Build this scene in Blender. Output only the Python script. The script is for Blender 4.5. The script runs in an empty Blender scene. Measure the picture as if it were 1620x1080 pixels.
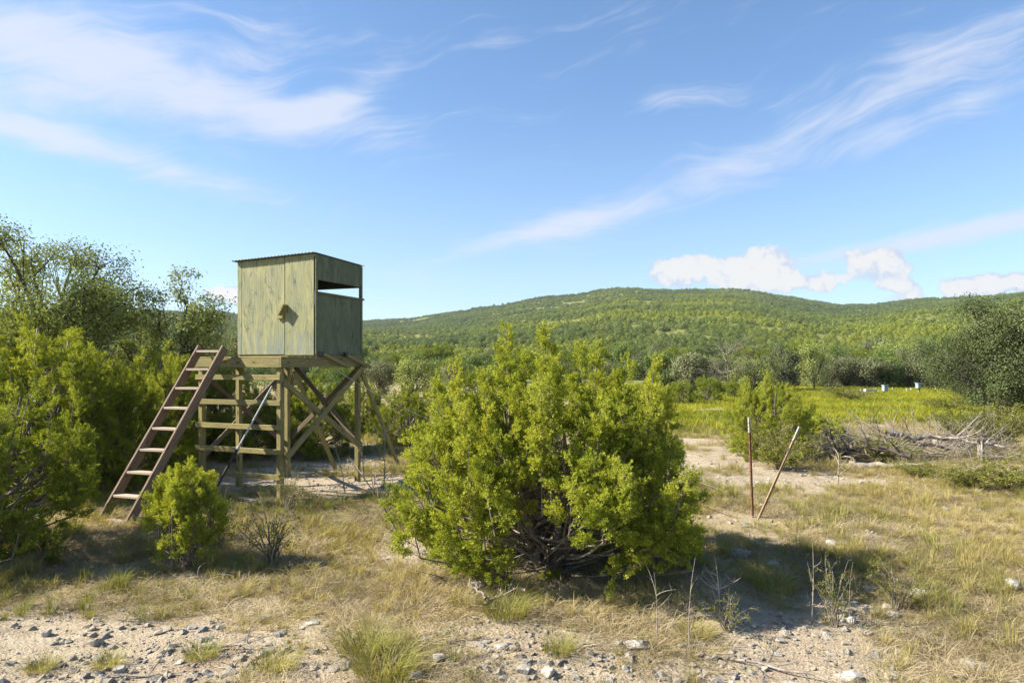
import bpy, bmesh, math, random
import numpy as np
from mathutils import Vector, Matrix

random.seed(7)
rng = np.random.default_rng(7)
R = math.radians
sc = bpy.context.scene
C = sc.collection

# ------------------------------------------------------------------ camera
EYE = 2.3
HORIZON = 572.0
cam_d = bpy.data.cameras.new('camera')
cam_d.sensor_width = 36
cam_d.lens = 24
cam_d.shift_y = 32 / 1620
cam_d.clip_end = 6000
cam_d.clip_start = 0.1
cam = bpy.data.objects.new('camera', cam_d)
C.objects.link(cam)
cam.location = (0, 0, EYE)
cam.rotation_euler = (R(90), 0, 0)
sc.camera = cam

# ------------------------------------------------------------------ light
SUN_H = Vector((-0.997, -0.055, 0)).normalized()
SUN_EL = R(37)
sun_dir = Vector((SUN_H.x * math.cos(SUN_EL), SUN_H.y * math.cos(SUN_EL), math.sin(SUN_EL)))
sd = bpy.data.lights.new('sun', 'SUN')
sd.energy = 5.0
sd.angle = R(0.5)
sd.color = (1.0, 0.93, 0.80)
so = bpy.data.objects.new('sun', sd)
C.objects.link(so)
so.rotation_euler = sun_dir.to_track_quat('Z', 'Y').to_euler()
so.location = (0, 0, 60)

sc.view_settings.view_transform = 'Standard'
sc.view_settings.look = 'None'
sc.view_settings.gamma = 1
sc.view_settings.use_curve_mapping = False
sc.view_settings.exposure = 1.45
sc.cycles.max_bounces = 6
sc.cycles.diffuse_bounces = 3
sc.cycles.glossy_bounces = 2
sc.cycles.transmission_bounces = 4
sc.cycles.use_denoising = True


class NT:
    """small helper for writing node maths as expressions"""
    def __init__(self, nt):
        self.nt = nt

    def _in(self, sock, v):
        if isinstance(v, bpy.types.NodeSocket):
            self.nt.links.new(v, sock)
        else:
            sock.default_value = v

    def m(self, op, a, b=None, c=None, clamp=False):
        n = self.nt.nodes.new('ShaderNodeMath')
        n.operation = op
        n.use_clamp = clamp
        self._in(n.inputs[0], a)
        if b is not None:
            self._in(n.inputs[1], b)
        if c is not None:
            self._in(n.inputs[2], c)
        return n.outputs[0]

    def add(self, *a):
        r = a[0]
        for x in a[1:]:
            r = self.m('ADD', r, x)
        return r

    def mul(self, *a):
        r = a[0]
        for x in a[1:]:
            r = self.m('MULTIPLY', r, x)
        return r

    def sub(self, a, b):
        return self.m('SUBTRACT', a, b)

    def step(self, v, lo, hi, a=0.0, b=1.0, kind='SMOOTHSTEP'):
        n = self.nt.nodes.new('ShaderNodeMapRange')
        n.interpolation_type = kind
        self._in(n.inputs[0], v)
        n.inputs[1].default_value = lo
        n.inputs[2].default_value = hi
        n.inputs[3].default_value = a
        n.inputs[4].default_value = b
        return n.outputs[0]

    def mix(self, f, a, b, kind='MIX'):
        n = self.nt.nodes.new('ShaderNodeMix')
        n.data_type = 'RGBA'
        n.blend_type = kind
        n.clamp_factor = True
        self._in(n.inputs[0], f)
        for k, v in ((6, a), (7, b)):
            if isinstance(v, tuple) and len(v) == 3:
                v = v + (1,)
            self._in(n.inputs[k], v)
        return n.outputs[2]

    def noise(self, vec, scale, detail=4, rough=0.55, dist=0.0):
        n = self.nt.nodes.new('ShaderNodeTexNoise')
        if vec is not None:
            self.nt.links.new(vec, n.inputs['Vector'])
        n.inputs['Scale'].default_value = scale
        n.inputs['Detail'].default_value = detail
        n.inputs['Roughness'].default_value = rough
        n.inputs['Distortion'].default_value = dist
        return n.outputs['Fac']

    def comb(self, x, y, z):
        n = self.nt.nodes.new('ShaderNodeCombineXYZ')
        for k, v in enumerate((x, y, z)):
            self._in(n.inputs[k], v)
        return n.outputs[0]

    def sep(self, v):
        n = self.nt.nodes.new('ShaderNodeSeparateXYZ')
        self.nt.links.new(v, n.inputs[0])
        return n.outputs

    def mapping(self, v, scale=(1, 1, 1), loc=(0, 0, 0)):
        n = self.nt.nodes.new('ShaderNodeMapping')
        self.nt.links.new(v, n.inputs[0])
        n.inputs['Location'].default_value = loc
        n.inputs['Scale'].default_value = scale
        return n.outputs[0]


# ------------------------------------------------------------------ world: sky with cirrus and cumulus
def build_world():
    w = bpy.data.worlds.new('World')
    sc.world = w
    w.use_nodes = True
    nt = w.node_tree
    nt.nodes.clear()
    N = NT(nt)
    out = nt.nodes.new('ShaderNodeOutputWorld')
    bg = nt.nodes.new('ShaderNodeBackground')
    bg.inputs['Strength'].default_value = 0.070
    nt.links.new(bg.outputs[0], out.inputs[0])
    sky = nt.nodes.new('ShaderNodeTexSky')
    sky.sky_type = 'NISHITA'
    sky.sun_disc = False
    sky.sun_elevation = SUN_EL
    sky.sun_rotation = math.atan2(SUN_H.x, SUN_H.y)
    sky.altitude = 300
    sky.air_density = 1.0
    sky.dust_density = 0.6
    sky.ozone_density = 2.2
    tc = nt.nodes.new('ShaderNodeTexCoord')
    d = tc.outputs['Generated']
    x, y, z = N.sep(d)
    az = N.m('ARCTAN2', x, y)
    hor = N.m('SQRT', N.add(N.mul(x, x), N.mul(y, y)))
    el = N.m('ARCTAN2', z, hor)

    def patch(px, py, rx, ry, rot, amp):
        """a cloud patch at a compass direction and elevation (angles in radians)"""
        u = (px - 810) / 1080
        v = (HORIZON - py) / 1080
        a0 = math.atan(u)
        e0 = math.atan(v / math.hypot(1, u))
        da = N.sub(az, a0)
        de = N.sub(el, e0)
        c, s = math.cos(R(rot)), math.sin(R(rot))
        p = N.mul(N.add(N.mul(da, c), N.mul(de, s)), 1080 / rx)
        q = N.mul(N.sub(N.mul(de, c), N.mul(da, s)), 1080 / ry)
        g = N.m('EXPONENT', N.mul(N.add(N.mul(p, p), N.mul(q, q)), -1.0))
        return N.mul(g, amp)

    # cirrus: fibres drawn out along a slanted direction
    sh = N.sub(z, N.mul(x, 0.20))
    warp = N.noise(d, 3.0, 3, 0.5)
    sv = N.comb(N.mul(x, 1.5), N.mul(y, 1.5), N.add(N.mul(sh, 7.0), N.mul(warp, 1.0)))
    f1 = N.noise(sv, 2.2, 7, 0.62, 0.35)
    sv2 = N.comb(N.mul(x, 2.0), N.mul(y, 2.0), N.add(N.mul(sh, 17.0), N.mul(warp, 3.0)))
    f2 = N.noise(sv2, 3.0, 8, 0.68, 0.5)
    puff = N.noise(d, 9.0, 6, 0.6, 0.3)
    fib = N.add(N.mul(f1, 0.50), N.mul(f2, 0.62), N.mul(puff, 0.30), -0.21)
    cov = N.add(patch(160, 115, 260, 70, -8, 0.42),
                patch(400, 165, 210, 28, -6, 0.22),
                patch(530, 165, 90, 22, 22, 0.36),
                patch(120, 230, 230, 22, -9, 0.38),
                patch(250, 40, 500, 60, 0, 0.10),
                patch(830, 55, 150, 15, 6, 0.20),
                patch(1080, 155, 110, 22, -3, 0.25),
                patch(860, 362, 190, 20, 13, 0.34),
                patch(1180, 260, 330, 26, 19, 0.16),
                patch(1470, 190, 240, 20, 14, 0.20),
                patch(1500, 85, 240, 45, 14, 0.20),
                patch(1290, 170, 260, 60, 14, 0.05),
                patch(1500, 372, 230, 15, 7, 0.46),
                patch(640, 440, 90, 20, 0, 0.17))
    elsewhere = N.mul(N.step(N.noise(d, 1.4, 2, 0.5), 0.45, 0.7), 0.15)
    cov = N.add(cov, N.mul(elsewhere, N.step(N.m('ABSOLUTE', az), 0.60, 0.9)))
    cir = N.step(N.add(fib, cov), 0.55, 1.02)
    cir = N.mul(cir, N.step(el, -0.02, 0.05))
    # low milky air toward the horizon
    milk = N.step(el, 0.0, 0.40, 0.30, 0.0)
    # cumulus on the horizon
    b1 = N.noise(d, 16.0, 8, 0.56, 0.15)
    b2 = N.noise(d, 42.0, 6, 0.6, 0.0)
    bil = N.add(N.mul(b1, 1.6), N.mul(b2, 0.8), -0.70)
    cc = N.add(patch(1205, 415, 50, 24, 0, 0.56), patch(1230, 450, 80, 18, 0, 0.34),
               patch(1095, 420, 62, 15, 0, 0.50), patch(1130, 438, 110, 18, 0, 0.38),
               patch(1280, 450, 40, 14, 0, 0.50),
               patch(1372, 407, 40, 11, 0, 0.52), patch(1392, 430, 40, 20, 8, 0.44),
               patch(1425, 452, 22, 9, 0, 0.46),
               patch(1535, 452, 50, 16, 0, 0.58), patch(1600, 446, 50, 13, 0, 0.46),
               patch(362, 470, 22, 18, 0, 0.52), patch(340, 462, 26, 8, 0, 0.42),
               patch(945, 433, 22, 5, 0, 0.34), patch(1500, 470, 120, 10, 0, 0.22))
    den = N.add(bil, cc)
    cum = N.step(den, 0.74, 0.92)
    core = N.step(N.add(den, N.mul(N.sub(b2, 0.5), 1.2)), 0.76, 1.10)
    cum = N.mul(cum, N.step(cc, 0.06, 0.22))
    cum = N.mul(cum, N.step(el, 0.0, 0.09, 0.35, 1.0))
    base = N.mix(1.0, sky.outputs[0], (1.0, 1.0, 1.0), 'MULTIPLY')
    tinted = N.mix(1.0, base, (0.86, 1.02, 1.13), 'MULTIPLY')
    # what the clouds look like under this sun, in the units of the sky
    c1 = N.mix(milk, tinted, (3.2, 3.6, 4.65))
    c2 = N.mix(N.mul(cir, 0.85), c1, (4.0, 4.3, 5.05))
    ccol = N.mix(core, (3.25, 3.65, 4.5), (4.8, 4.7, 4.6))
    c3 = N.mix(N.mul(cum, 0.92), c2, ccol)
    nt.links.new(c3, bg.inputs['Color'])


build_world()


# ------------------------------------------------------------------ numpy noise and terrain
_tab = np.random.default_rng(3).random((256, 256))


def vnoise(x, y):
    x = np.asarray(x, float)
    y = np.asarray(y, float)
    xi = np.floor(x).astype(int)
    yi = np.floor(y).astype(int)
    fx = x - xi
    fy = y - yi
    fx = fx * fx * (3 - 2 * fx)
    fy = fy * fy * (3 - 2 * fy)
    a = _tab[xi & 255, yi & 255]
    b = _tab[(xi + 1) & 255, yi & 255]
    c = _tab[xi & 255, (yi + 1) & 255]
    d = _tab[(xi + 1) & 255, (yi + 1) & 255]
    return (a * (1 - fx) + b * fx) * (1 - fy) + (c * (1 - fx) + d * fx) * fy


def fbm(x, y, o=4):
    s = 0
    a = 0.5
    n = 0
    for k in range(o):
        s = s + a * vnoise(x * 2 ** k + 17.3 * k, y * 2 ** k + 9.1 * k)
        n += a
        a *= 0.5
    return s / n


SKY_PX = np.array([-900, -300, 0, 200, 345, 420, 575, 650, 760, 870, 950, 1010, 1080, 1150, 1250, 1330, 1400, 1480, 1560, 1620, 1800, 2500], float)
SKY_PY = np.array([520, 500, 492, 488, 490, 496, 505, 500, 482, 464, 453, 449, 450, 456, 466, 477, 475, 470, 465, 458, 462, 500], float)
SKY_AZ = np.arctan((SKY_PX - 810) / 1080)
SKY_TAN = (HORIZON - 5 - SKY_PY) / 1080
RID_PX = np.array([-900, 0, 400, 575, 760, 1010, 1200, 1330, 1500, 1620, 2500], float)
RID_D = np.array([650, 650, 800, 950, 850, 760, 820, 1000, 900, 800, 800], float)
RID_AZ = np.arctan((RID_PX - 810) / 1080)


def gz(x, y):
    x = np.asarray(x, float)
    y = np.asarray(y, float)
    d = np.hypot(x, y)
    az = np.arctan2(x, y)
    aa = np.clip(az, SKY_AZ[0], SKY_AZ[-1])
    tn = np.interp(aa, SKY_AZ, SKY_TAN)
    rd = np.interp(aa, RID_AZ, RID_D)
    ca = np.cos(np.clip(aa, -1.2, 1.2))
    top = EYE + tn * ca * rd          # height of the ridge at distance rd
    t = np.clip((d - 75) / (rd - 75), 0, None)
    top = top * (1 + 0.16 * (fbm(az * 9 + 4, az * 0 + 2.5, 3) - 0.5))
    s = np.where(t < 1, 0.15 * t + 0.85 * t ** 1.35, 1 - 0.35 * (t - 1))
    und = (fbm(x / 170 + 5, y / 170 + 2, 4) - 0.5) * 58 * np.clip(t, 0, 1) * np.clip(1.08 - t, 0.0, 1)
    hill = np.clip(top * s + und, -20, None) * (t > 0)
    near = (fbm(x / 3.1 + 40, y / 3.1 + 11, 4) - 0.5) * 0.22 + (vnoise(x / 0.45, y / 0.45) - 0.5) * 0.035
    near = near * np.clip(1.2 - d / 60, 0.15, 1)
    # the tower pad is flat and falls away a little behind
    pad = np.exp(-(((x + 4.3) / 2.2) ** 4 + ((y - 12) / 2.5) ** 4))
    near = near * (1 - 0.85 * pad) - 0.06 * np.clip(y - 12, 0, 2) * pad
    return near + hill


def gzf(x, y):
    return float(gz(np.array([x]), np.array([y]))[0])


def at(px, py=None, D=None):
    """a point of the photograph turned into a ground position (flat ground estimate)"""
    if D is None:
        D = EYE * 1080 / (py - HORIZON)
    return (px - 810) / 1080 * D, D


def blob(px, py, cx, cy, rx, ry):
    return np.exp(-(((px - cx) / rx) ** 2 + ((py - cy) / ry) ** 2))


def masks(x, y):
    """share of grass (0 bare caliche .. 1 thick grass) and of the yellow meadow at ground positions"""
    x = np.asarray(x, float)
    y = np.asarray(y, float)
    yy = np.maximum(y, 3.5)
    px = 810 + 1080 * x / yy
    py = HORIZON + EYE * 1080 / yy
    n = fbm(x / 1.1 + 3, y / 1.1 + 8, 4) - 0.5
    n2 = fbm(x / 4.5 + 31, y / 4.5 + 18, 3) - 0.5
    g = 0.74 - 0.0024 * np.clip(py - 870, 0, 300)
    g = g + 0.30 * blob(px, py, 1420, 830, 380, 85) + 0.25 * blob(px, py, 1550, 920, 180, 90)
    g = g + 0.45 * blob(px, py, 600, 1010, 70, 60) + 0.4 * blob(px, py, 780, 965, 170, 40)
    g = g + 0.25 * blob(px, py, 540, 830, 130, 40) + 0.3 * blob(px, py, 1250, 900, 160, 50)
    g = g - 0.38 * blob(px, py, 180, 1030, 360, 70) - 0.10 * blob(px, py, 1230, 765, 110, 18)
    g = g - 0.30 * blob(px, py, 1150, 1010, 330, 60) - 0.15 * blob(px, py, 1260, 960, 150, 40)
    g = g - 0.25 * blob(px, py, 520, 905, 120, 45) - 0.1 * blob(px, py, 610, 760, 70, 20)
    g = g + n * 1.9 + n2 * 1.5
    g = np.clip(g, 0, 1)
    wob = (fbm(x / 6 + 1, y / 6 + 2, 3) - 0.5) * 14
    f = np.clip((y + wob - 23) / 5, 0, 1) * np.clip((66 - y) / 4, 0, 1)
    f = f * np.clip((x + 0.5 * wob - 3) / 6, 0, 1)
    return g, f


# ------------------------------------------------------------------ mesh helpers
def mesh_np(name, verts, faces, tint=None, smooth=False):
    """verts (n,3), faces (m,k) all alike; tint: one value per face"""
    me = bpy.data.meshes.new(name)
    verts = np.ascontiguousarray(verts, dtype=np.float32)
    faces = np.ascontiguousarray(faces, dtype=np.int32)
    m, k = faces.shape
    me.vertices.add(len(verts))
    me.vertices.foreach_set('co', verts.ravel())
    me.loops.add(m * k)
    me.loops.foreach_set('vertex_index', faces.ravel())
    me.polygons.add(m)
    me.polygons.foreach_set('loop_start', np.arange(0, m * k, k, dtype=np.int32))
    me.update(calc_edges=True)
    if tint is not None:
        at_ = me.attributes.new('tint', 'FLOAT', 'FACE')
        at_.data.foreach_set('value', np.asarray(tint, np.float32))
    if smooth:
        me.polygons.foreach_set('use_smooth', np.ones(m, bool))
    return me


def link(name, me, mat=None, parent=None, loc=None, rot=None, scale=None):
    o = bpy.data.objects.new(name, me)
    C.objects.link(o)
    if mat is not None and me is not None and len(me.materials) == 0:
        me.materials.append(mat)
    if parent is not None:
        o.parent = parent
    if loc is not None:
        o.location = loc
    if rot is not None:
        o.rotation_euler = rot
    if scale is not None:
        o.scale = (scale,) * 3 if isinstance(scale, (int, float)) else scale
    return o


def tag(o, label=None, cat=None, group=None, kind=None):
    if label:
        o['label'] = label
    if cat:
        o['category'] = cat
    if group:
        o['group'] = group
    if kind:
        o['kind'] = kind
    return o


def thing(name, label, cat, loc, rz=0.0, group=None, scale=None):
    o = bpy.data.objects.new(name, None)
    o.empty_display_size = 0.2
    C.objects.link(o)
    o.location = loc
    o.rotation_euler = (0, 0, rz)
    if scale is not None:
        o.scale = (scale,) * 3 if isinstance(scale, (int, float)) else scale
    return tag(o, label, cat, group)


def copy_tree(root, loc, rz, scale, label, group=None):
    r = root.copy()
    C.objects.link(r)
    r.location = loc
    r.rotation_euler = (0, 0, rz)
    r.scale = (scale,) * 3 if isinstance(scale, (int, float)) else scale
    r['label'] = label
    if group:
        r['group'] = group
    elif 'group' in r:
        del r['group']
    for ch in list(root.children):
        c = ch.copy()
        C.objects.link(c)
        c.parent = r
    return r


class Tubes:
    """many tapered tubes in one mesh"""
    def __init__(self, sides=5):
        self.v = []
        self.f = []
        self.n = 0
        self.s = sides

    def add(self, pts, rad):
        pts = np.asarray(pts, float)
        rad = np.broadcast_to(np.asarray(rad, float), (len(pts),))
        k = self.s
        tan = np.gradient(pts, axis=0)
        tan /= np.linalg.norm(tan, axis=1)[:, None] + 1e-9
        ref = np.array([0, 0, 1.0]) if abs(tan[0][2]) < 0.8 else np.array([1.0, 0, 0])
        rings = []
        for p, t, r in zip(pts, tan, rad):
            a = np.cross(t, ref)
            a /= np.linalg.norm(a) + 1e-9
            b = np.cross(t, a)
            ang = np.arange(k) * 2 * math.pi / k
            rings.append(p + r * (np.cos(ang)[:, None] * a + np.sin(ang)[:, None] * b))
        self.v.append(np.concatenate(rings))
        m = len(pts)
        i = np.arange(k)
        j = (i + 1) % k
        for q in range(m - 1):
            a = self.n + q * k
            self.f.append(np.stack([a + i, a + j, a + k + j, a + k + i], 1))
        self.n += m * k

    def mesh(self, name, smooth=True):
        return mesh_np(name, np.concatenate(self.v), np.concatenate(self.f), smooth=smooth)


def bez(a, b, c, n=6):
    t = np.linspace(0, 1, n)[:, None]
    return (1 - t) ** 2 * np.asarray(a) + 2 * t * (1 - t) * np.asarray(b) + t ** 2 * np.asarray(c)


def norm(v):
    return v / (np.linalg.norm(v, axis=-1, keepdims=True) + 1e-9)


def frames(d, g):
    """rotation matrices whose third axis is d, with random roll"""
    d = norm(d)
    r = norm(g.normal(size=d.shape))
    a = norm(np.cross(d, r))
    b = np.cross(d, a)
    return np.stack([a, b, d], axis=-1)


def leaves(c, d, length, width, g, curl=0.0, face=None):
    """diamond leaves: base at c, pointing along d; face: the way the blades look, roughly"""
    n = len(c)
    if face is not None:
        f_ = norm(norm(face) + g.normal(0, 0.45, (n, 3)))
        d = norm(d - f_ * (d * f_).sum(1)[:, None])
        a_ = np.cross(d, f_)
        Fm = np.stack([a_, f_, d], axis=-1)
    else:
        Fm = frames(d, g)
    a = Fm[:, :, 0]
    dd = Fm[:, :, 2]
    L = np.broadcast_to(length, (n,))[:, None]
    W = np.broadcast_to(width, (n,))[:, None]
    nrm = Fm[:, :, 1]
    v = np.stack([c, c + dd * L * 0.5 + a * W * 0.5 + nrm * L * curl, c + dd * L, c + dd * L * 0.5 - a * W * 0.5 + nrm * L * curl], 1)
    f = np.arange(n * 4).reshape(n, 4)
    return v.reshape(-1, 3), f


def sprig_template(g, length=0.105, k=22, ll=0.040, lw=0.0105):
    t = np.sort(g.random(k)) ** 0.85
    ang = g.random(k) * 6.28
    spread = 0.95 * (1 - 0.55 * t)
    d = np.stack([np.cos(ang) * spread, np.sin(ang) * spread, 0.75 + 0 * t], 1)
    c = np.stack([np.cos(ang) * 0.004, np.sin(ang) * 0.004, t * length], 1)
    l = ll * (1.15 - 0.5 * t) * (0.8 + 0.4 * g.random(k))
    v, f = leaves(c, d, l, lw * (0.8 + 0.5 * g.random(k)), g, 0.06)
    return v, f


def stamp(templ, pos, dirs, scale, tints, g):
    """copies of leaf templates at pos, pointing along dirs -> verts, faces, tint"""
    V, F, T = [], [], []
    off = 0
    idx = g.integers(0, len(templ), len(pos))
    for q, (tv, tf) in enumerate(templ):
        s = idx == q
        if not s.any():
            continue
        Fm = frames(dirs[s], g)
        v = np.einsum('nij,kj->nki', Fm, tv) * scale[s][:, None, None] + pos[s][:, None, :]
        n, k = v.shape[0], v.shape[1]
        f = (np.arange(n)[:, None, None] * k + tf[None]).reshape(-1, tf.shape[1]) + off
        V.append(v.reshape(-1, 3))
        F.append(f)
        T.append(np.repeat(tints[s], len(tf)) + g.normal(0, 0.09, len(tf) * n))
        off += n * k
    return np.concatenate(V), np.concatenate(F), np.concatenate(T)


# ------------------------------------------------------------------ materials
def new_mat(name):
    m = bpy.data.materials.new(name)
    m.use_nodes = True
    nt = m.node_tree
    nt.nodes.clear()
    out = nt.nodes.new('ShaderNodeOutputMaterial')
    return m, nt, NT(nt), out


def attr(nt, name, kind='GEOMETRY'):
    n = nt.nodes.new('ShaderNodeAttribute')
    n.attribute_type = kind
    n.attribute_name = name
    return n.outputs['Fac']


def foliage_mat(name, dark, mid, light, inst=False, trans=0.42, gloss=0.012):
    m, nt, N, out = new_mat(name)
    t = attr(nt, 'tint')
    oi = nt.nodes.new('ShaderNodeObjectInfo')
    if inst:
        t = N.add(N.mul(t, 0.4), N.mul(attr(nt, 'itint', 'INSTANCER'), 0.6))
    else:
        t = N.add(t, N.mul(N.sub(oi.outputs['Random'], 0.5), 0.30))
    c = N.mix(N.step(t, 0.0, 0.5, kind='LINEAR'), dark, mid)
    c = N.mix(N.step(t, 0.5, 1.0, kind='LINEAR'), c, light)
    df = nt.nodes.new('ShaderNodeBsdfDiffuse')
    tr = nt.nodes.new('ShaderNodeBsdfTranslucent')
    gl = nt.nodes.new('ShaderNodeBsdfGlossy')
    gl.inputs['Roughness'].default_value = 0.6
    gl.inputs['Color'].default_value = (0.8, 0.85, 0.8, 1)
    nt.links.new(c, df.inputs[0])
    tc = N.mix(1.0, c, (1.25, 1.15, 0.55), 'MULTIPLY')
    nt.links.new(tc, tr.inputs[0])
    mx = nt.nodes.new('ShaderNodeMixShader')
    mx.inputs[0].default_value = trans
    nt.links.new(df.outputs[0], mx.inputs[1])
    nt.links.new(tr.outputs[0], mx.inputs[2])
    m2 = nt.nodes.new('ShaderNodeMixShader')
    m2.inputs[0].default_value = gloss
    nt.links.new(mx.outputs[0], m2.inputs[1])
    nt.links.new(gl.outputs[0], m2.inputs[2])
    nt.links.new(m2.outputs[0], out.inputs[0])
    return m


def rough_mat(name, c1, c2, scale=8, stretch=(1, 1, 1), rough=0.85, bump=0.3, c3=None, bscale=None, coord='Object', spec=0.2, lo=0.3, hi=0.7):
    m, nt, N, out = new_mat(name)
    tcn = nt.nodes.new('ShaderNodeTexCoord')
    oi = nt.nodes.new('ShaderNodeObjectInfo')
    va = nt.nodes.new('ShaderNodeVectorMath')
    va.operation = 'ADD'
    nt.links.new(tcn.outputs[coord], va.inputs[0])
    r = N.mul(oi.outputs['Random'], 37.0)
    nt.links.new(N.comb(r, r, r), va.inputs[1])
    v = N.mapping(va.outputs[0], stretch)
    n = N.noise(v, scale, 6, 0.62, 0.2)
    c = N.mix(N.step(n, lo, hi), c1, c2)
    if c3:
        n3 = N.noise(v, scale * 0.31, 4, 0.6)
        c = N.mix(N.step(n3, 0.52, 0.68), c, c3)
    c = N.mix(N.step(oi.outputs['Random'], 0, 1, 0.0, 0.22, 'LINEAR'), c, (0.5 * c1[0], 0.5 * c1[1], 0.5 * c1[2]))
    b = nt.nodes.new('ShaderNodeBsdfPrincipled')
    nt.links.new(c, b.inputs['Base Color'])
    b.inputs['Roughness'].default_value = rough
    b.inputs['Specular IOR Level'].default_value = spec
    bp = nt.nodes.new('ShaderNodeBump')
    bp.inputs['Strength'].default_value = bump
    bp.inputs['Distance'].default_value = 0.02
    nb = N.noise(v, bscale or scale * 2.5, 6, 0.65)
    nt.links.new(nb, bp.inputs['Height'])
    nt.links.new(bp.outputs[0], b.inputs['Normal'])
    nt.links.new(b.outputs[0], out.inputs[0])
    return m


def timber_mat(name, pale, dark, grey, knots=True, stain=0.5):
    """sawn board, grain along the board's own X"""
    m, nt, N, out = new_mat(name)
    tcn = nt.nodes.new('ShaderNodeTexCoord')
    oi = nt.nodes.new('ShaderNodeObjectInfo')
    va = nt.nodes.new('ShaderNodeVectorMath')
    va.operation = 'ADD'
    nt.links.new(tcn.outputs['Object'], va.inputs[0])
    r = N.mul(oi.outputs['Random'], 23.0)
    nt.links.new(N.comb(r, r, r), va.inputs[1])
    v = N.mapping(va.outputs[0], (1.1, 22, 22))
    g = N.noise(v, 3.2, 6, 0.65, 0.6)
    v2 = N.mapping(va.outputs[0], (1.0, 3.5, 3.5))
    s = N.noise(v2, 2.4, 4, 0.6, 0.4)
    c = N.mix(N.step(g, 0.36, 0.66), dark, pale)
    c = N.mix(N.mul(N.step(s, 0.45, 0.72), stain), c, grey)
    c = N.mix(N.step(oi.outputs['Random'], 0.0, 1.0, 0.0, 0.40, 'LINEAR'), c, (dark[0] * 0.8, dark[1] * 0.85, dark[2] * 0.9))
    if knots:
        vo = nt.nodes.new('ShaderNodeTexVoronoi')
        vo.inputs['Scale'].default_value = 1.0
        nt.links.new(N.mapping(va.outputs[0], (3.0, 9, 9)), vo.inputs['Vector'])
        c = N.mix(N.step(vo.outputs['Distance'], 0.06, 0.22, 0.85, 0.0), c, (dark[0] * 0.35, dark[1] * 0.3, dark[2] * 0.3))
    b = nt.nodes.new('ShaderNodeBsdfPrincipled')
    nt.links.new(c, b.inputs['Base Color'])
    b.inputs['Roughness'].default_value = 0.8
    b.inputs['Specular IOR Level'].default_value = 0.2
    bp = nt.nodes.new('ShaderNodeBump')
    bp.inputs['Strength'].default_value = 0.35
    bp.inputs['Distance'].default_value = 0.006
    nt.links.new(g, bp.inputs['Height'])
    nt.links.new(bp.outputs[0], b.inputs['Normal'])
    nt.links.new(b.outputs[0], out.inputs[0])
    return m


def plywood_mat(name, paint, wornc, green, grey, worn_at=0.5):
    """thinly painted plywood, grain upright (local Z), worn lighter and bluish toward its foot"""
    m, nt, N, out = new_mat(name)
    tcn = nt.nodes.new('ShaderNodeTexCoord')
    oi = nt.nodes.new('ShaderNodeObjectInfo')
    va = nt.nodes.new('ShaderNodeVectorMath')
    va.operation = 'ADD'
    nt.links.new(tcn.outputs['Object'], va.inputs[0])
    r = N.mul(oi.outputs['Random'], 11.0)
    nt.links.new(N.comb(r, r, r), va.inputs[1])
    x, y, z = N.sep(tcn.outputs['Object'])
    # cathedral grain: rings of a distorted wave
    wv = nt.nodes.new('ShaderNodeTexWave')
    wv.wave_type = 'BANDS'
    wv.bands_direction = 'X'
    wv.inputs['Scale'].default_value = 7.0
    wv.inputs['Distortion'].default_value = 9.0
    wv.inputs['Detail'].default_value = 3.0
    wv.inputs['Detail Scale'].default_value = 1.1
    nt.links.new(N.mapping(va.outputs[0], (1.0, 1.0, 0.26)), wv.inputs['Vector'])
    fine = N.noise(N.mapping(va.outputs[0], (13, 13, 0.9)), 2.0, 7, 0.72, 1.1)
    blot = N.noise(N.mapping(va.outputs[0], (3.0, 3.0, 0.8)), 1.8, 5, 0.6, 0.5)
    blot2 = N.noise(N.mapping(va.outputs[0], (7, 7, 1.6)), 1.5, 5, 0.65, 0.8)
    c = N.mix(N.step(blot, 0.40, 0.68), paint, wornc)
    grain = N.mul(N.step(wv.outputs['Fac'], 0.0, 0.30, 1.0, 0.0), N.step(blot2, 0.38, 0.62))
    c = N.mix(N.mul(grain, 0.60), c, green)
    c = N.mix(N.mul(N.step(fine, 0.50, 0.74), N.step(blot, 0.62, 0.42), 0.75), c, green)
    mould = N.noise(N.mapping(va.outputs[0], (5.0, 5.0, 1.7)), 1.7, 8, 0.68, 1.3)
    c = N.mix(N.mul(N.step(mould, 0.53, 0.66), 0.72), c, green)
    knot = nt.nodes.new('ShaderNodeTexVoronoi')
    knot.inputs['Scale'].default_value = 1.0
    nt.links.new(N.mapping(va.outputs[0], (4.2, 4.2, 1.6)), knot.inputs['Vector'])
    c = N.mix(N.mul(N.step(knot.outputs['Distance'], 0.04, 0.17, 1.0, 0.0), N.step(mould, 0.40, 0.55), 0.8), c, (green[0] * 0.5, green[1] * 0.5, green[2] * 0.5))
    low = N.step(z, -0.3, -0.95)
    c = N.mix(N.mul(N.add(N.mul(low, 0.7), worn_at - 0.35), N.step(blot2, 0.40, 0.60)), c, grey)
    b = nt.nodes.new('ShaderNodeBsdfPrincipled')
    nt.links.new(c, b.inputs['Base Color'])
    b.inputs['Roughness'].default_value = 0.75
    b.inputs['Specular IOR Level'].default_value = 0.25
    bp = nt.nodes.new('ShaderNodeBump')
    bp.inputs['Strength'].default_value = 0.4
    bp.inputs['Distance'].default_value = 0.004
    nt.links.new(N.add(fine, N.mul(wv.outputs['Fac'], 0.3)), bp.inputs['Height'])
    nt.links.new(bp.outputs[0], b.inputs['Normal'])
    nt.links.new(b.outputs[0], out.inputs[0])
    return m


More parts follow.
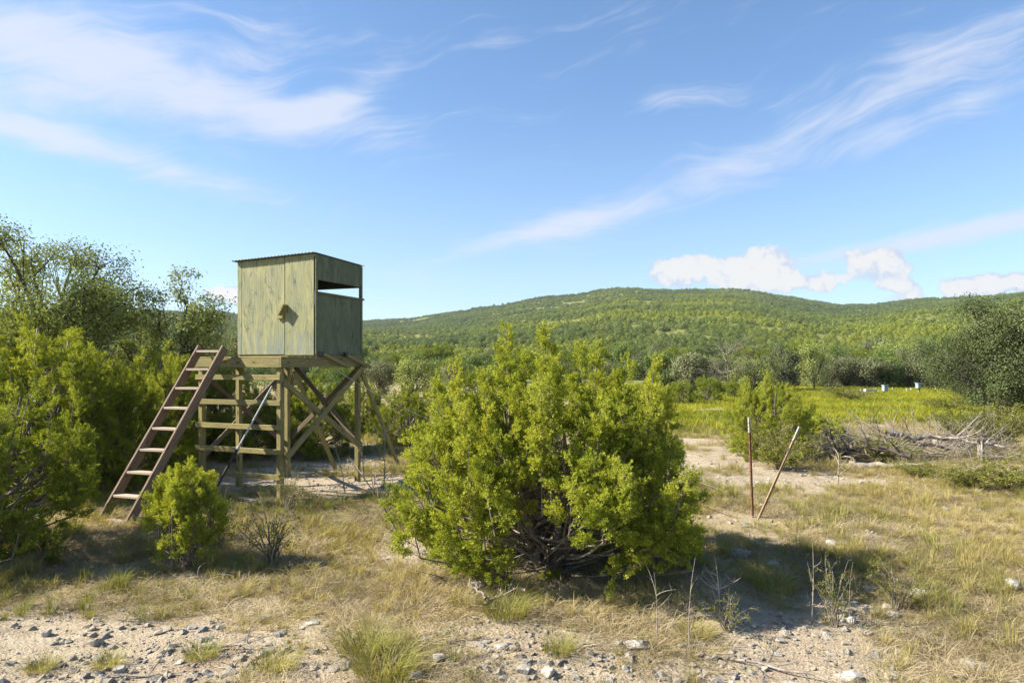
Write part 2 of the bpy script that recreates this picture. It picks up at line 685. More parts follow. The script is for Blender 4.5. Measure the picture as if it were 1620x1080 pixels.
M = {}
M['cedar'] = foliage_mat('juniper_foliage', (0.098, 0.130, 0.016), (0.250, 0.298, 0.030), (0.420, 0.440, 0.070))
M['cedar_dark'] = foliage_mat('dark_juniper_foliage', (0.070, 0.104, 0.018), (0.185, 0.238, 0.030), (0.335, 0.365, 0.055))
M['oak'] = foliage_mat('live_oak_leaves', (0.090, 0.118, 0.032), (0.220, 0.258, 0.068), (0.370, 0.395, 0.135), trans=0.25)
M['oak_deep'] = foliage_mat('deep_green_oak_leaves', (0.034, 0.050, 0.018), (0.090, 0.115, 0.038), (0.175, 0.195, 0.080), trans=0.25)
M['oak_green'] = foliage_mat('green_oak_leaves', (0.045, 0.070, 0.020), (0.115, 0.165, 0.038), (0.210, 0.270, 0.070), trans=0.25)
M['oak_grey'] = foliage_mat('grey_oak_leaves', (0.075, 0.085, 0.042), (0.160, 0.175, 0.085), (0.270, 0.270, 0.150), trans=0.22)
M['rust'] = foliage_mat('rusty_dead_needles', (0.080, 0.055, 0.028), (0.190, 0.140, 0.065), (0.270, 0.230, 0.110), trans=0.2)
M['shrub'] = foliage_mat('shrub_leaves', (0.070, 0.085, 0.015), (0.170, 0.185, 0.025), (0.300, 0.290, 0.060))
M['wood_far'] = foliage_mat('hill_wood_leaves', (0.058, 0.088, 0.036), (0.150, 0.192, 0.050), (0.300, 0.325, 0.034), inst=True, trans=0.25)
M['grass'] = foliage_mat('grass_blades', (0.115, 0.155, 0.030), (0.320, 0.285, 0.090), (0.510, 0.390, 0.195), inst=True, trans=0.35)
M['straw'] = foliage_mat('dead_straw', (0.130, 0.100, 0.055), (0.330, 0.265, 0.155), (0.520, 0.430, 0.280), inst=True, trans=0.2)
M['grass_own'] = foliage_mat('grass_clump_blades', (0.110, 0.145, 0.025), (0.280, 0.270, 0.060), (0.460, 0.380, 0.170))
M['field'] = foliage_mat('yellow_weeds', (0.110, 0.145, 0.024), (0.250, 0.265, 0.022), (0.380, 0.355, 0.032), inst=True, trans=0.35)
M['bark'] = rough_mat('grey_bark', (0.10, 0.080, 0.060), (0.30, 0.26, 0.21), 9, (1, 1, 0.35), bump=0.6)
M['bark_dark'] = rough_mat('dark_oak_bark', (0.035, 0.028, 0.022), (0.10, 0.085, 0.07), 9, (1, 1, 0.35), bump=0.6)
M['twig'] = rough_mat('bleached_twig', (0.18, 0.15, 0.12), (0.42, 0.37, 0.31), 11, bump=0.4)
M['deadwood'] = rough_mat('weathered_dead_wood', (0.12, 0.095, 0.075), (0.40, 0.35, 0.30), 10, (1, 1, 0.3), bump=0.7)
M['brush'] = rough_mat('grey_brush_twig', (0.20, 0.165, 0.135), (0.42, 0.37, 0.31), 7, bump=0.3)
M['rock'] = rough_mat('limestone', (0.27, 0.25, 0.215), (0.50, 0.47, 0.415), 7, bump=0.9, c3=(0.22, 0.20, 0.17), bscale=16)
M['pebble'] = rough_mat('caliche_pebble', (0.26, 0.215, 0.16), (0.48, 0.42, 0.34), 20, bump=0.6)
M['treated'] = timber_mat('treated_pine', (0.34, 0.275, 0.105), (0.17, 0.145, 0.06), (0.14, 0.15, 0.08))
M['joist'] = timber_mat('old_brown_board', (0.21, 0.16, 0.095), (0.11, 0.085, 0.055), (0.20, 0.18, 0.14))
M['ladder'] = timber_mat('reddish_ladder_board', (0.255, 0.175, 0.115), (0.125, 0.083, 0.055), (0.27, 0.225, 0.175), stain=0.35)
M['tread'] = timber_mat('bleached_ladder_tread', (0.52, 0.42, 0.33), (0.36, 0.27, 0.20), (0.46, 0.40, 0.33), knots=False)
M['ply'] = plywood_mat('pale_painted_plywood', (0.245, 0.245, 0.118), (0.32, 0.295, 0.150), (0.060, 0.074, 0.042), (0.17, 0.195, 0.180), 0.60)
M['ply_shaded'] = plywood_mat('shade_toned_plywood', (0.110, 0.130, 0.072), (0.155, 0.168, 0.098), (0.032, 0.042, 0.028), (0.15, 0.175, 0.14), 0.5)  # same paint as the door side, darkened to put the window side's shade into it
M['metal_roof'] = rough_mat('corrugated_roof_iron', (0.05, 0.055, 0.05), (0.13, 0.13, 0.115), 6, rough=0.6, bump=0.1, spec=0.5)
M['black'] = rough_mat('black_iron', (0.012, 0.012, 0.012), (0.03, 0.03, 0.03), 8, rough=0.5, bump=0.1, spec=0.5)
M['steel'] = rough_mat('bare_steel_tube', (0.35, 0.36, 0.37), (0.55, 0.56, 0.58), 8, rough=0.35, bump=0.05, spec=0.5)
M['rusty'] = rough_mat('rusty_steel', (0.13, 0.050, 0.028), (0.28, 0.14, 0.085), 14, rough=0.85, bump=0.5)
M['brown_steel'] = rough_mat('brown_enamelled_steel', (0.28, 0.17, 0.10), (0.42, 0.29, 0.19), 9, rough=0.7, bump=0.3)
M['white_tip'] = rough_mat('white_painted_tip', (0.26, 0.22, 0.16), (0.56, 0.54, 0.47), 30, rough=0.7, bump=0.2)
M['pale_metal'] = rough_mat('pale_grey_sheet_metal', (0.25, 0.30, 0.33), (0.34, 0.40, 0.43), 4, rough=0.6, bump=0.05)
M['white_paint'] = rough_mat('white_plastic', (0.48, 0.48, 0.45), (0.58, 0.58, 0.55), 4, rough=0.6, bump=0.05)
M['wire'] = rough_mat('galvanised_wire', (0.30, 0.29, 0.27), (0.48, 0.47, 0.44), 20, rough=0.5, bump=0.05)
M['rope'] = rough_mat('pale_rope', (0.42, 0.40, 0.25), (0.60, 0.57, 0.38), 40, bump=0.2)


def ground_mat():
    m, nt, N, out = new_mat('caliche_soil')
    tcn = nt.nodes.new('ShaderNodeTexCoord')
    p = tcn.outputs['Object']
    g = attr(nt, 'grassy')
    f = attr(nt, 'meadow')
    h = attr(nt, 'hilly')
    n1 = N.noise(p, 0.7, 5, 0.6)
    n2 = N.noise(p, 5.0, 8, 0.7)
    n3 = N.noise(p, 26.0, 6, 0.7)
    soil = N.mix(N.step(n2, 0.30, 0.70), (0.280, 0.222, 0.148), (0.440, 0.365, 0.262))
    soil = N.mix(N.mul(N.step(n3, 0.55, 0.72), 0.7), soil, (0.50, 0.44, 0.36))
    soil = N.mix(N.mul(N.step(n1, 0.48, 0.66), 0.5), soil, (0.27, 0.185, 0.115))
    n5 = N.noise(p, 95.0, 4, 0.75)
    soil = N.mix(N.mul(N.step(n5, 0.52, 0.66), 0.55), soil, (0.13, 0.10, 0.068))
    soil = N.mix(N.mul(N.step(n5, 0.46, 0.34), 0.55), soil, (0.54, 0.48, 0.40))
    thatch = N.mix(N.step(n2, 0.35, 0.65), (0.200, 0.160, 0.075), (0.350, 0.275, 0.150))
    thatch = N.mix(N.mul(N.step(n3, 0.50, 0.70), 0.6), thatch, (0.16, 0.16, 0.05))
    c = N.mix(N.step(N.add(g, N.mul(N.sub(n3, 0.5), 0.5)), 0.30, 0.75), soil, thatch)
    c = N.mix(f, c, N.mix(N.step(n1, 0.35, 0.65), (0.20, 0.21, 0.02), (0.30, 0.29, 0.03)))
    n4 = N.noise(p, 0.018, 6, 0.6)
    hillc = N.mix(N.step(n4, 0.56, 0.70), (0.15, 0.16, 0.045), (0.34, 0.30, 0.19))
    c = N.mix(h, c, hillc)
    b = nt.nodes.new('ShaderNodeBsdfPrincipled')
    nt.links.new(c, b.inputs['Base Color'])
    b.inputs['Roughness'].default_value = 0.95
    b.inputs['Specular IOR Level'].default_value = 0.1
    bp = nt.nodes.new('ShaderNodeBump')
    bp.inputs['Strength'].default_value = 0.8
    bp.inputs['Distance'].default_value = 0.03
    vo = nt.nodes.new('ShaderNodeTexVoronoi')
    vo.inputs['Scale'].default_value = 30
    nt.links.new(p, vo.inputs['Vector'])
    hh = N.add(N.mul(n2, 1.2), n3, N.mul(N.step(vo.outputs['Distance'], 0.0, 0.5, 1.0, 0.0), 0.35))
    nt.links.new(hh, bp.inputs['Height'])
    nt.links.new(bp.outputs[0], b.inputs['Normal'])
    nt.links.new(b.outputs[0], out.inputs[0])
    return m


# ------------------------------------------------------------------ ground sheet out to the hills
def build_ground():
    rad = np.concatenate([np.geomspace(2.5, 40, 150), np.geomspace(42, 1900, 150)])
    a1 = np.linspace(-0.85, 0.85, 520)
    a2 = np.linspace(0.85, 2 * math.pi - 0.85, 90)[1:-1]
    ang = np.concatenate([a1, a2])
    na, nr = len(ang), len(rad)
    X = rad[:, None] * np.sin(ang)[None]
    Y = rad[:, None] * np.cos(ang)[None]
    Z = gz(X, Y)
    v = np.stack([X.ravel(), Y.ravel(), Z.ravel()], 1)
    v = np.concatenate([v, [[0, 0, gzf(0, 0)]]])
    i = np.arange(nr - 1)[:, None] * na
    j = np.arange(na)[None]
    j2 = (j + 1) % na
    f = np.stack([i + j, i + na + j, i + na + j2, i + j2], -1).reshape(-1, 4)
    # centre fan as thin quads
    c = len(v) - 1
    k = np.arange(0, na - 1, 2)
    cf = np.stack([np.full(len(k), c), k, k + 1, np.minimum(k + 2, na - 1) % na], 1)
    cf[-1, 3] = 0 if cf[-1, 2] == na - 1 else cf[-1, 3]
    good = np.array([len(set(r)) == 4 for r in cf])
    f = np.concatenate([f, cf[good]])
    me = mesh_np('ground', v, f, smooth=True)
    g, fl = masks(v[:, 0], v[:, 1])
    d = np.hypot(v[:, 0], v[:, 1])
    hl = np.clip((d - 62) / 14, 0, 1)
    for nm, val in (('grassy', g), ('meadow', fl * (1 - hl)), ('hilly', hl)):
        a = me.attributes.new(nm, 'FLOAT', 'POINT')
        a.data.foreach_set('value', val.astype(np.float32))
    o = link('ground', me, ground_mat())
    tag(o, kind='structure')


build_ground()


def build_haze():
    me = bpy.data.meshes.new('haze')
    x, y0, y1, z0, z1 = 2100, -2100, 2100, -60, 135
    v = [(-x, y0, z0), (x, y0, z0), (x, y1, z0), (-x, y1, z0), (-x, y0, z1), (x, y0, z1), (x, y1, z1), (-x, y1, z1)]
    me.from_pydata(v, [], [(0, 3, 2, 1), (4, 5, 6, 7), (0, 1, 5, 4), (1, 2, 6, 5), (2, 3, 7, 6), (3, 0, 4, 7)])
    m = bpy.data.materials.new('thin_haze')
    m.use_nodes = True
    nt = m.node_tree
    nt.nodes.clear()
    out = nt.nodes.new('ShaderNodeOutputMaterial')
    pv = nt.nodes.new('ShaderNodeVolumePrincipled')
    pv.inputs['Color'].default_value = (0.80, 0.89, 1.0, 1)
    pv.inputs['Density'].default_value = 0.00013
    pv.inputs['Anisotropy'].default_value = 0.2
    nt.links.new(pv.outputs[0], out.inputs['Volume'])
    o = link('haze', me, m)
    tag(o, 'thin daylight haze over the valley', 'haze', kind='stuff')


build_haze()


# ------------------------------------------------------------------ scattering with geometry nodes (only for uncountable stuff)
def scatter(name, pts, rot, scl, idx, tint, variants, label, cat):
    me = bpy.data.meshes.new(name)
    me.vertices.add(len(pts))
    me.vertices.foreach_set('co', np.asarray(pts, np.float32).ravel())
    for nm, typ, val in (('rot', 'FLOAT_VECTOR', rot), ('scl', 'FLOAT', scl), ('idx', 'INT', idx), ('itint', 'FLOAT', tint)):
        a = me.attributes.new(nm, typ, 'POINT')
        if typ == 'FLOAT_VECTOR':
            a.data.foreach_set('vector', np.asarray(val, np.float32).ravel())
        elif typ == 'INT':
            a.data.foreach_set('value', np.asarray(val, np.int32))
        else:
            a.data.foreach_set('value', np.asarray(val, np.float32))
    o = bpy.data.objects.new(name, me)
    C.objects.link(o)
    coll = bpy.data.collections.new(name + '_variants')
    for k, vm in enumerate(variants):
        vo = bpy.data.objects.new('%s_variant_%02d' % (name, k), vm)
        coll.objects.link(vo)
    ng = bpy.data.node_groups.new(name + '_scatter', 'GeometryNodeTree')
    ng.interface.new_socket('Geometry', in_out='INPUT', socket_type='NodeSocketGeometry')
    ng.interface.new_socket('Geometry', in_out='OUTPUT', socket_type='NodeSocketGeometry')
    gi = ng.nodes.new('NodeGroupInput')
    go = ng.nodes.new('NodeGroupOutput')
    mp = ng.nodes.new('GeometryNodeMeshToPoints')
    ip = ng.nodes.new('GeometryNodeInstanceOnPoints')
    ci = ng.nodes.new('GeometryNodeCollectionInfo')
    ci.inputs['Collection'].default_value = coll
    ci.inputs['Separate Children'].default_value = True
    ci.inputs['Reset Children'].default_value = True
    ip.inputs['Pick Instance'].default_value = True

    def na(nm, typ):
        n = ng.nodes.new('GeometryNodeInputNamedAttribute')
        n.data_type = typ
        n.inputs['Name'].default_value = nm
        return n.outputs['Attribute']
    L = ng.links.new
    L(gi.outputs[0], mp.inputs['Mesh'])
    L(mp.outputs['Points'], ip.inputs['Points'])
    L(ci.outputs[0], ip.inputs['Instance'])
    L(na('idx', 'INT'), ip.inputs['Instance Index'])
    e2r = ng.nodes.new('FunctionNodeEulerToRotation')
    L(na('rot', 'FLOAT_VECTOR'), e2r.inputs[0])
    L(e2r.outputs[0], ip.inputs['Rotation'])
    L(na('scl', 'FLOAT'), ip.inputs['Scale'])
    L(ip.outputs[0], go.inputs[0])
    md = o.modifiers.new('scatter', 'NODES')
    md.node_group = ng
    return tag(o, label, cat, kind='stuff')


# ------------------------------------------------------------------ junipers
SPR = [sprig_template(np.random.default_rng(50 + k)) for k in range(5)]
SPR_BIG = [sprig_template(np.random.default_rng(60 + k), 0.24, 12, 0.10, 0.040) for k in range(4)]


def juniper(seed, H, Rr, plumes=90, subs=13, per=10, spr=None, ssc=1.0, low=0.10, rho0=0.24, dark_share=0.0, twigs=True, lean=0.0, clear=0.0, leaders=8, ltips=None, gap=0.0, foot=1.0):
    """crown mesh and wood mesh of a bushy many-stemmed juniper, base at the origin"""
    g = np.random.default_rng(seed)
    spr = spr or SPR
    T = Tubes(5)
    T2 = Tubes(3)
    P, Dr, S, Ti = [], [], [], []
    nt_ = g.integers(4, 7)
    stems = []
    for k in range(nt_):
        a = 6.28 * k / nt_ + g.random()
        tip = np.array([math.cos(a) * Rr * 0.34, math.sin(a) * Rr * 0.34, H * g.uniform(0.60, 0.85)])
        b0 = np.array([math.cos(a) * 0.07, math.sin(a) * 0.07, -0.06])
        pts = bez(b0, b0 * 3 + np.array([0, 0, H * 0.25]), tip, 9)
        pts[1:-1] += g.normal(0, 0.02 * H / 2, (7, 3))
        T.add(pts, np.linspace(0.062, 0.018, 9) * H / 2.8)
        stems.append(pts)
    if ltips is None:
        ltips = []
        for k in range(leaders):
            a = 6.28 * (k + g.random()) / leaders
            q = g.uniform(0.1, 0.85)
            ltips.append((math.cos(a) * Rr * q, math.sin(a) * Rr * q, H * (1.0 - 0.32 * q * q) * g.uniform(0.86, 1.0)))
    nl_ = len(ltips)
    for k in range(-nl_, plumes):
        v = max(0, (k + g.random())) / plumes
        v = low + (0.86 - low) * v ** 0.92
        a = g.random() * 6.28
        prof = (0.82 + 0.18 * math.sin(math.pi * min(v, 0.5) / 0.5 * 0.5)) if v < 0.5 else max(0.0, 1 - (max(0.0, v - 0.45) / 0.62) ** 1.5)
        if v < 0.5:
            prof *= foot + (1 - foot) * v / 0.5
        if gap and v < 0.36 and math.sin(a) < 0.1 and abs(math.cos(a)) < gap:
            continue
        lump = 1 + 0.16 * math.sin(a * 3 + seed) * (1 - v * 0.5)
        r = Rr * prof * lump * (g.uniform(0.35, 1.0) ** 0.45)
        tip = np.array([math.cos(a) * r, math.sin(a) * r, H * v * g.uniform(0.95, 1.0)])
        outw = np.array([math.cos(a), math.sin(a), 0.0])
        up = 0.85 if v > 0.3 else 0.35
        ax = norm(outw * (0.75 - 0.6 * v) * g.uniform(0.6, 1.3) + np.array([0, 0, up]) + g.normal(0, 0.16, 3))
        pl = g.uniform(0.50, 0.85) * min(1.0, H / 2.4) * (1.15 if v > 0.75 else 0.9)
        back = tip - ax * pl
        st = stems[g.integers(0, nt_)]
        root = st[min(8, max(0, int(9 * v * g.uniform(0.3, 0.8))))]
        mid = (root + back) / 2 + np.array([0, 0, -0.06]) + g.normal(0, 0.06, 3)
        pth = bez(root, mid, back, 5)
        T.add(pth, np.linspace(0.017, 0.010, 5) * max(0.5, H / 2.8))
        T2.add([back, back + ax * pl * 0.5 + g.normal(0, 0.015, 3), tip], [0.009, 0.006, 0.002])
        plt = g.uniform(0.30, 0.66) + 0.10 * v
        if g.random() < dark_share:
            plt -= 0.25
        rho_p = rho0 * g.uniform(0.75, 1.2)
        nsub = int(subs * g.uniform(0.8, 1.2))
        if k < 0:
            tip = np.array(ltips[k + nl_])
            ax = norm(np.array([tip[0] * 0.08, tip[1] * 0.08, 1.0]))
            pl = 0.38 * H
            back = tip - ax * pl
            rho_p = rho0 * 0.62
            nsub = int(subs * 1.9)
            T2.add(bez(back - ax * 0.2, back + ax * pl * 0.5, tip, 5), [0.013, 0.011, 0.009, 0.006, 0.002])
            plt = g.uniform(0.45, 0.75)
        for q in range(nsub):
            t = (q + g.random()) / nsub
            rho = rho_p * (1 - t) ** 0.75 + 0.035
            rd = norm(np.cross(ax, g.normal(size=3)))
            sd_ = norm(rd * 0.95 + ax * (0.45 + 0.7 * t) + np.array([0, 0, 0.15]) + g.normal(0, 0.12, 3))
            b0 = back + ax * pl * t
            tp = b0 + sd_ * rho * 1.15
            if twigs and g.random() < 0.6:
                T2.add([b0, (b0 + tp) / 2 + g.normal(0, 0.01, 3), tp], [0.005, 0.0035, 0.0015])
            n = max(3, int(per * g.uniform(0.7, 1.3) * (0.45 + rho / rho_p)))
            u = g.random(n) ** 0.7
            c = b0 + sd_ * rho * (0.25 + 0.8 * u)[:, None] + g.normal(0, 0.022 * ssc, (n, 3))
            dd = norm(sd_ + 0.25 * ax + g.normal(0, 0.42, (n, 3)))
            P.append(c)
            Dr.append(dd)
            S.append(ssc * g.uniform(0.65, 1.15, n) * (0.75 + 0.3 * (1 - t)))
            Ti.append(plt + g.normal(0, 0.09) + 0.14 * (u - 0.5) + g.normal(0, 0.07, n))
    # bare grey twigs inside
    if twigs:
        for k in range(int(plumes * 0.8)):
            st = stems[g.integers(0, nt_)]
            b0 = st[g.integers(1, 7)]
            a = g.random() * 6.28
            L = Rr * g.uniform(0.3, 0.8)
            e = b0 + np.array([math.cos(a), math.sin(a), g.uniform(-0.25, 0.5)]) * L
            e[2] = max(e[2], 0.05)
            m_ = (b0 + e) / 2 + g.normal(0, 0.08, 3)
            T2.add(bez(b0, m_, e, 5), np.linspace(0.010, 0.002, 5))
            for w in range(2):
                s0 = b0 + (e - b0) * g.uniform(0.4, 0.9)
                T2.add([s0, s0 + g.normal(0, 0.10, 3)], [0.004, 0.0015])
    P = np.concatenate(P)
    Dr = np.concatenate(Dr)
    S = np.concatenate(S)
    Ti = np.concatenate(Ti)
    keep = P[:, 2] > max(0.03, clear)
    P, Dr, S, Ti = P[keep], Dr[keep], S[keep], Ti[keep]
    if lean:
        P[:, 0] += lean * P[:, 2]
    v, f, t = stamp(spr, P, Dr, S, Ti, g)
    crown = mesh_np('juniper_crown', v, f, tint=t)
    T.v += T2.v and []
    wood = T.mesh('juniper_trunk')
    fine = T2.mesh('juniper_twigs')
    return crown, wood, fine


def make_juniper(meshes, mat, label, loc, rz=0.0, scale=1.0, group=None, name='juniper_bush', cat='juniper'):
    t = thing(name, label, cat, loc, rz, group, scale)
    link('crown', meshes[0], mat, t)
    link('trunk', meshes[1], M['bark'], t)
    tag(link('twigs', meshes[2], M['bark'], t), kind='stuff')
    return t


JG = 'juniper bushes round the hunting blind'
mt_ = []
for px_, py_, dy_ in ((655, 640, 0.2), (690, 600, 0.1), (722, 572, -0.3), (770, 590, -0.5), (800, 520, 0.1), (828, 560, 0.4), (862, 518, -0.1), (884, 560, 0.5), (915, 548, -0.4),
                      (948, 545, 0.2), (985, 568, -0.2), (1038, 572, 0.1), (1010, 610, -0.6), (1066, 625, 0.2), (745, 640, -0.9), (850, 620, -1.0), (930, 640, -1.0)):
    mt_.append(((px_ - 870) / 1080 * 7.46, dy_, EYE + (HORIZON - py_) / 1080 * (7.46 + dy_)))
main_j = juniper(11, 2.6, 1.68, plumes=160, subs=13, per=11, low=0.08, rho0=0.235, ltips=mt_, gap=0.42)
x, y = at(870, 905)
make_juniper(main_j, M['cedar'], 'big bushy yellow-green juniper standing alone in front of the hunting blind', (x, y, gzf(x, y)), 0.0)

jA = juniper(21, 2.6, 1.5, plumes=100, subs=12, per=9, low=0.08, rho0=0.27)
jB = juniper(22, 3.0, 1.35, plumes=95, subs=12, per=9, low=0.05, rho0=0.27)
jC = juniper(23, 1.25, 0.60, plumes=22, subs=10, per=9, low=0.30, rho0=0.16, ssc=0.85, leaders=9, clear=0.2, foot=0.35)


def put(meshes, mat, px, D, top_py, label, Hn, rz, group=JG, sxy=1.0, cat='juniper', name='juniper_bush'):
    xx = (px - 810) / 1080 * D
    z0 = gzf(xx, D)
    ztop = EYE + (HORIZON - top_py) / 1080 * D
    s = (ztop - z0) / Hn
    return make_juniper(meshes, mat, label, (xx, D, z0 - 0.02), rz, (s * sxy, s * sxy, s), group, name, cat)


put(jA, M['cedar'], -40, 8.0, 555, 'nearest bright juniper at the left edge, low branches reaching toward the ladder foot', 2.6, 0.3, sxy=0.98)
put(jB, M['cedar'], 55, 11.6, 470, 'tall bright juniper with pointed tops under the spreading oak', 3.0, 2.1, sxy=1.05)
put(jA, M['cedar'], 178, 12.6, 560, 'rounded green juniper close behind the middle of the ladder', 2.6, 1.2, sxy=0.95)
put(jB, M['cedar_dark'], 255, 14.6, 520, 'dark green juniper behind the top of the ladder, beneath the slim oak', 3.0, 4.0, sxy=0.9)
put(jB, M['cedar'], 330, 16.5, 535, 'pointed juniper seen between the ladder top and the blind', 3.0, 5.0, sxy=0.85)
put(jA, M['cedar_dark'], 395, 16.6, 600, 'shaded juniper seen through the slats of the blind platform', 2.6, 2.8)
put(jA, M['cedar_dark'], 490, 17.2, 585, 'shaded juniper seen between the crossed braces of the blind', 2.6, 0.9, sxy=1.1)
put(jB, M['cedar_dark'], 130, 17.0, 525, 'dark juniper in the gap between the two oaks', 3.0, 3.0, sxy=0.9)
put(jA, M['cedar'], 640, 18.5, 600, 'small bright juniper right of the blind, crossed by the rope', 2.6, 3.6, sxy=0.85)
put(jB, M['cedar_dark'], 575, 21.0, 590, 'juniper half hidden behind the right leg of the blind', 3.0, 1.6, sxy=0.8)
put(jC, M['cedar'], 292, 7.75, 728, 'small young juniper in front of the ladder, on a short bare stem', 1.25, 0.4, sxy=0.88)
put(jA, M['cedar'], 1213, 16.2, 582, 'solitary cone-shaped juniper behind the two steel posts', 2.6, 4.4, sxy=0.86)
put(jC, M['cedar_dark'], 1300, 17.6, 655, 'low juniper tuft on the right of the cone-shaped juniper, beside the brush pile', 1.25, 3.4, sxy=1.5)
put(jC, M['cedar'], 872, 7.05, 898, 'tiny juniper seedling at the foot of the big bushy juniper', 1.25, 1.4, sxy=2.0)
put(jC, M['cedar_dark'], 1085, 7.6, 820, 'dark little juniper sprout under the right side of the big bushy juniper', 1.25, 2.4, sxy=1.0)


# ------------------------------------------------------------------ oaks
def oak(seed, H, Rr, lobes=16, twigs=10, leaf_n=26, leaf=0.075, th=0.16, crown_lo=0.32, trunk_fork=0.25, spread=1.0, sigma=0.16, lean=(0, 0), bare=0, flat=0.75):
    g = np.random.default_rng(seed)
    T = Tubes(7)
    T2 = Tubes(3)
    fork = np.array([lean[0] * H * 0.3, lean[1] * H * 0.3, H * trunk_fork])
    T.add(bez([0, 0, -0.1], [lean[0] * 0.1, 0.05, fork[2] * 0.5], fork, 6), np.linspace(th * 1.25, th * 0.85, 6))
    lc, ld, lt, lf = [], [], [], []
    cz = H * (crown_lo + 1) / 2
    hz = H * (1 - crown_lo) / 2
    for k in range(lobes):
        u = norm(g.normal(size=3))
        rr = g.uniform(0.35, 0.92)
        c = np.array([u[0] * Rr * rr + lean[0] * H * 0.5, u[1] * Rr * rr + lean[1] * H * 0.5, cz + u[2] * hz * rr])
        lr = Rr * g.uniform(0.26, 0.42)
        m_ = fork + (c - fork) * 0.45 + np.array([0, 0, 0.10 * H]) * g.uniform(-0.5, 1) + g.normal(0, 0.05 * H, 3) * 0.5
        pth = bez(fork, m_, c, 8)
        pth[1:-1] += g.normal(0, 0.02 * H, (6, 3)) * 0.6
        T.add(pth, np.linspace(th * 0.42, th * 0.10, 8))
        tl = g.uniform(0.25, 0.65)
        for q in range(twigs):
            w = norm(g.normal(size=3) + np.array([0, 0, 0.15]))
            e = c + w * lr * np.array([1, 1, flat]) * g.uniform(0.7, 1.1)
            s0 = pth[g.integers(4, 8)]
            b_ = bez(s0, (s0 + e) / 2 + g.normal(0, 0.08 * lr, 3) + np.array([0, 0, 0.1 * lr]), e, 4)
            T2.add(b_, np.linspace(th * 0.085, th * 0.025, 4))
            if g.random() < bare:
                T2.add([e, e + w * lr * 0.3 + g.normal(0, 0.05, 3)], [th * 0.02, 0.002])
                continue
            n = int(leaf_n * g.uniform(0.6, 1.4))
            cc = e - w * lr * 0.22 + g.normal(0, 1, (n, 3)) * sigma * lr / 0.55 * np.array([1, 1, 0.8])
            lc.append(cc)
            ld.append(norm(g.normal(size=(n, 3)) + w * 0.5 + np.array([0, 0, 0.1])))
            lt.append(tl + g.normal(0, 0.08) + g.normal(0, 0.13, n))
            lf.append(norm(cc - (c * 0.6 + e * 0.4) + w * lr * 0.35 + np.array([0, 0, 0.25 * lr])))
    lc = np.concatenate(lc)
    lf = np.concatenate(lf)
    ld = np.concatenate(ld)
    lt = np.concatenate(lt)
    n = len(lc)
    v, f = leaves(lc, ld, leaf * g.uniform(0.7, 1.3, n), leaf * 0.62 * g.uniform(0.7, 1.2, n), g, 0.08, face=lf)
    return mesh_np('oak_crown', v, f, tint=lt), T.mesh('oak_trunk'), T2.mesh('oak_branches')


def make_oak(ms, mat, label, loc, rz=0, scale=1.0, group=None, bark=None, name='oak_tree', cat='oak tree'):
    t = thing(name, label, cat, loc, rz, group, scale)
    link('crown', ms[0], mat, t)
    link('trunk', ms[1], bark or M['bark_dark'], t)
    tag(link('branches', ms[2], bark or M['bark_dark'], t), kind='stuff')
    return t


# the spreading oak on the left
oL = oak(36, 5.8, 2.45, lobes=27, twigs=15, leaf_n=88, leaf=0.068, th=0.17, crown_lo=0.30, trunk_fork=0.33, sigma=0.125, lean=(0.02, 0))
xx = (92 - 810) / 1080 * 16.0
make_oak(oL, M['oak'], 'large spreading oak with a loose open crown at the left edge, taller than the blind', (xx, 16.0, gzf(xx, 16.0)), 2.6, 0.97)
oS = oak(32, 4.6, 0.98, lobes=14, twigs=11, leaf_n=34, leaf=0.065, th=0.075, crown_lo=0.34, trunk_fork=0.40, sigma=0.15, flat=1.1)
xx = (290 - 810) / 1080 * 17.0
make_oak(oS, M['oak'], 'slim oak sapling with a thin open crown between the spreading oak and the blind', (xx, 17.0, gzf(xx, 17.0)), 1.0, (1.15, 1.15, 1.07))
xx = (228 - 810) / 1080 * 18.5
make_oak(oS, M['oak'], 'low thin oak crown filling the dip beside the slim sapling, right of the spreading oak', (xx, 18.5, gzf(xx, 18.5)), 3.0, 0.86)

# valley oaks
oV = [oak(40 + k, 6.0, 3.2, lobes=20, twigs=11, leaf_n=40, leaf=0.20, th=0.2, crown_lo=0.02 + 0.04 * (k % 2), trunk_fork=0.15, sigma=0.21, bare=0.02 if k != 3 else 0.35) for k in range(4)]
xx = (1590 - 810) / 1080 * 26
oR = oak(48, 5.0, 2.9, lobes=42, twigs=14, leaf_n=84, leaf=0.075, th=0.2, crown_lo=0.0, trunk_fork=0.22, sigma=0.15, bare=0.10)
make_oak(oR, M['oak_deep'], 'big dark live oak at the right edge, nearest of the oaks round the meadow', (xx, 26, gzf(xx, 26)), 0.5)


def valley(kind, mat, px, D, top_py, label, group=None, rz=0.0, wide=1.0, Hn=6.0, bark=None):
    xx = (px - 810) / 1080 * D
    z0 = gzf(xx, D)
    s = (EYE + (HORIZON - top_py) / 1080 * D - z0) / Hn
    return make_oak(oV[kind], mat, label, (xx, D, z0 - 0.1), rz, (s * wide, s * wide, s), group, bark)


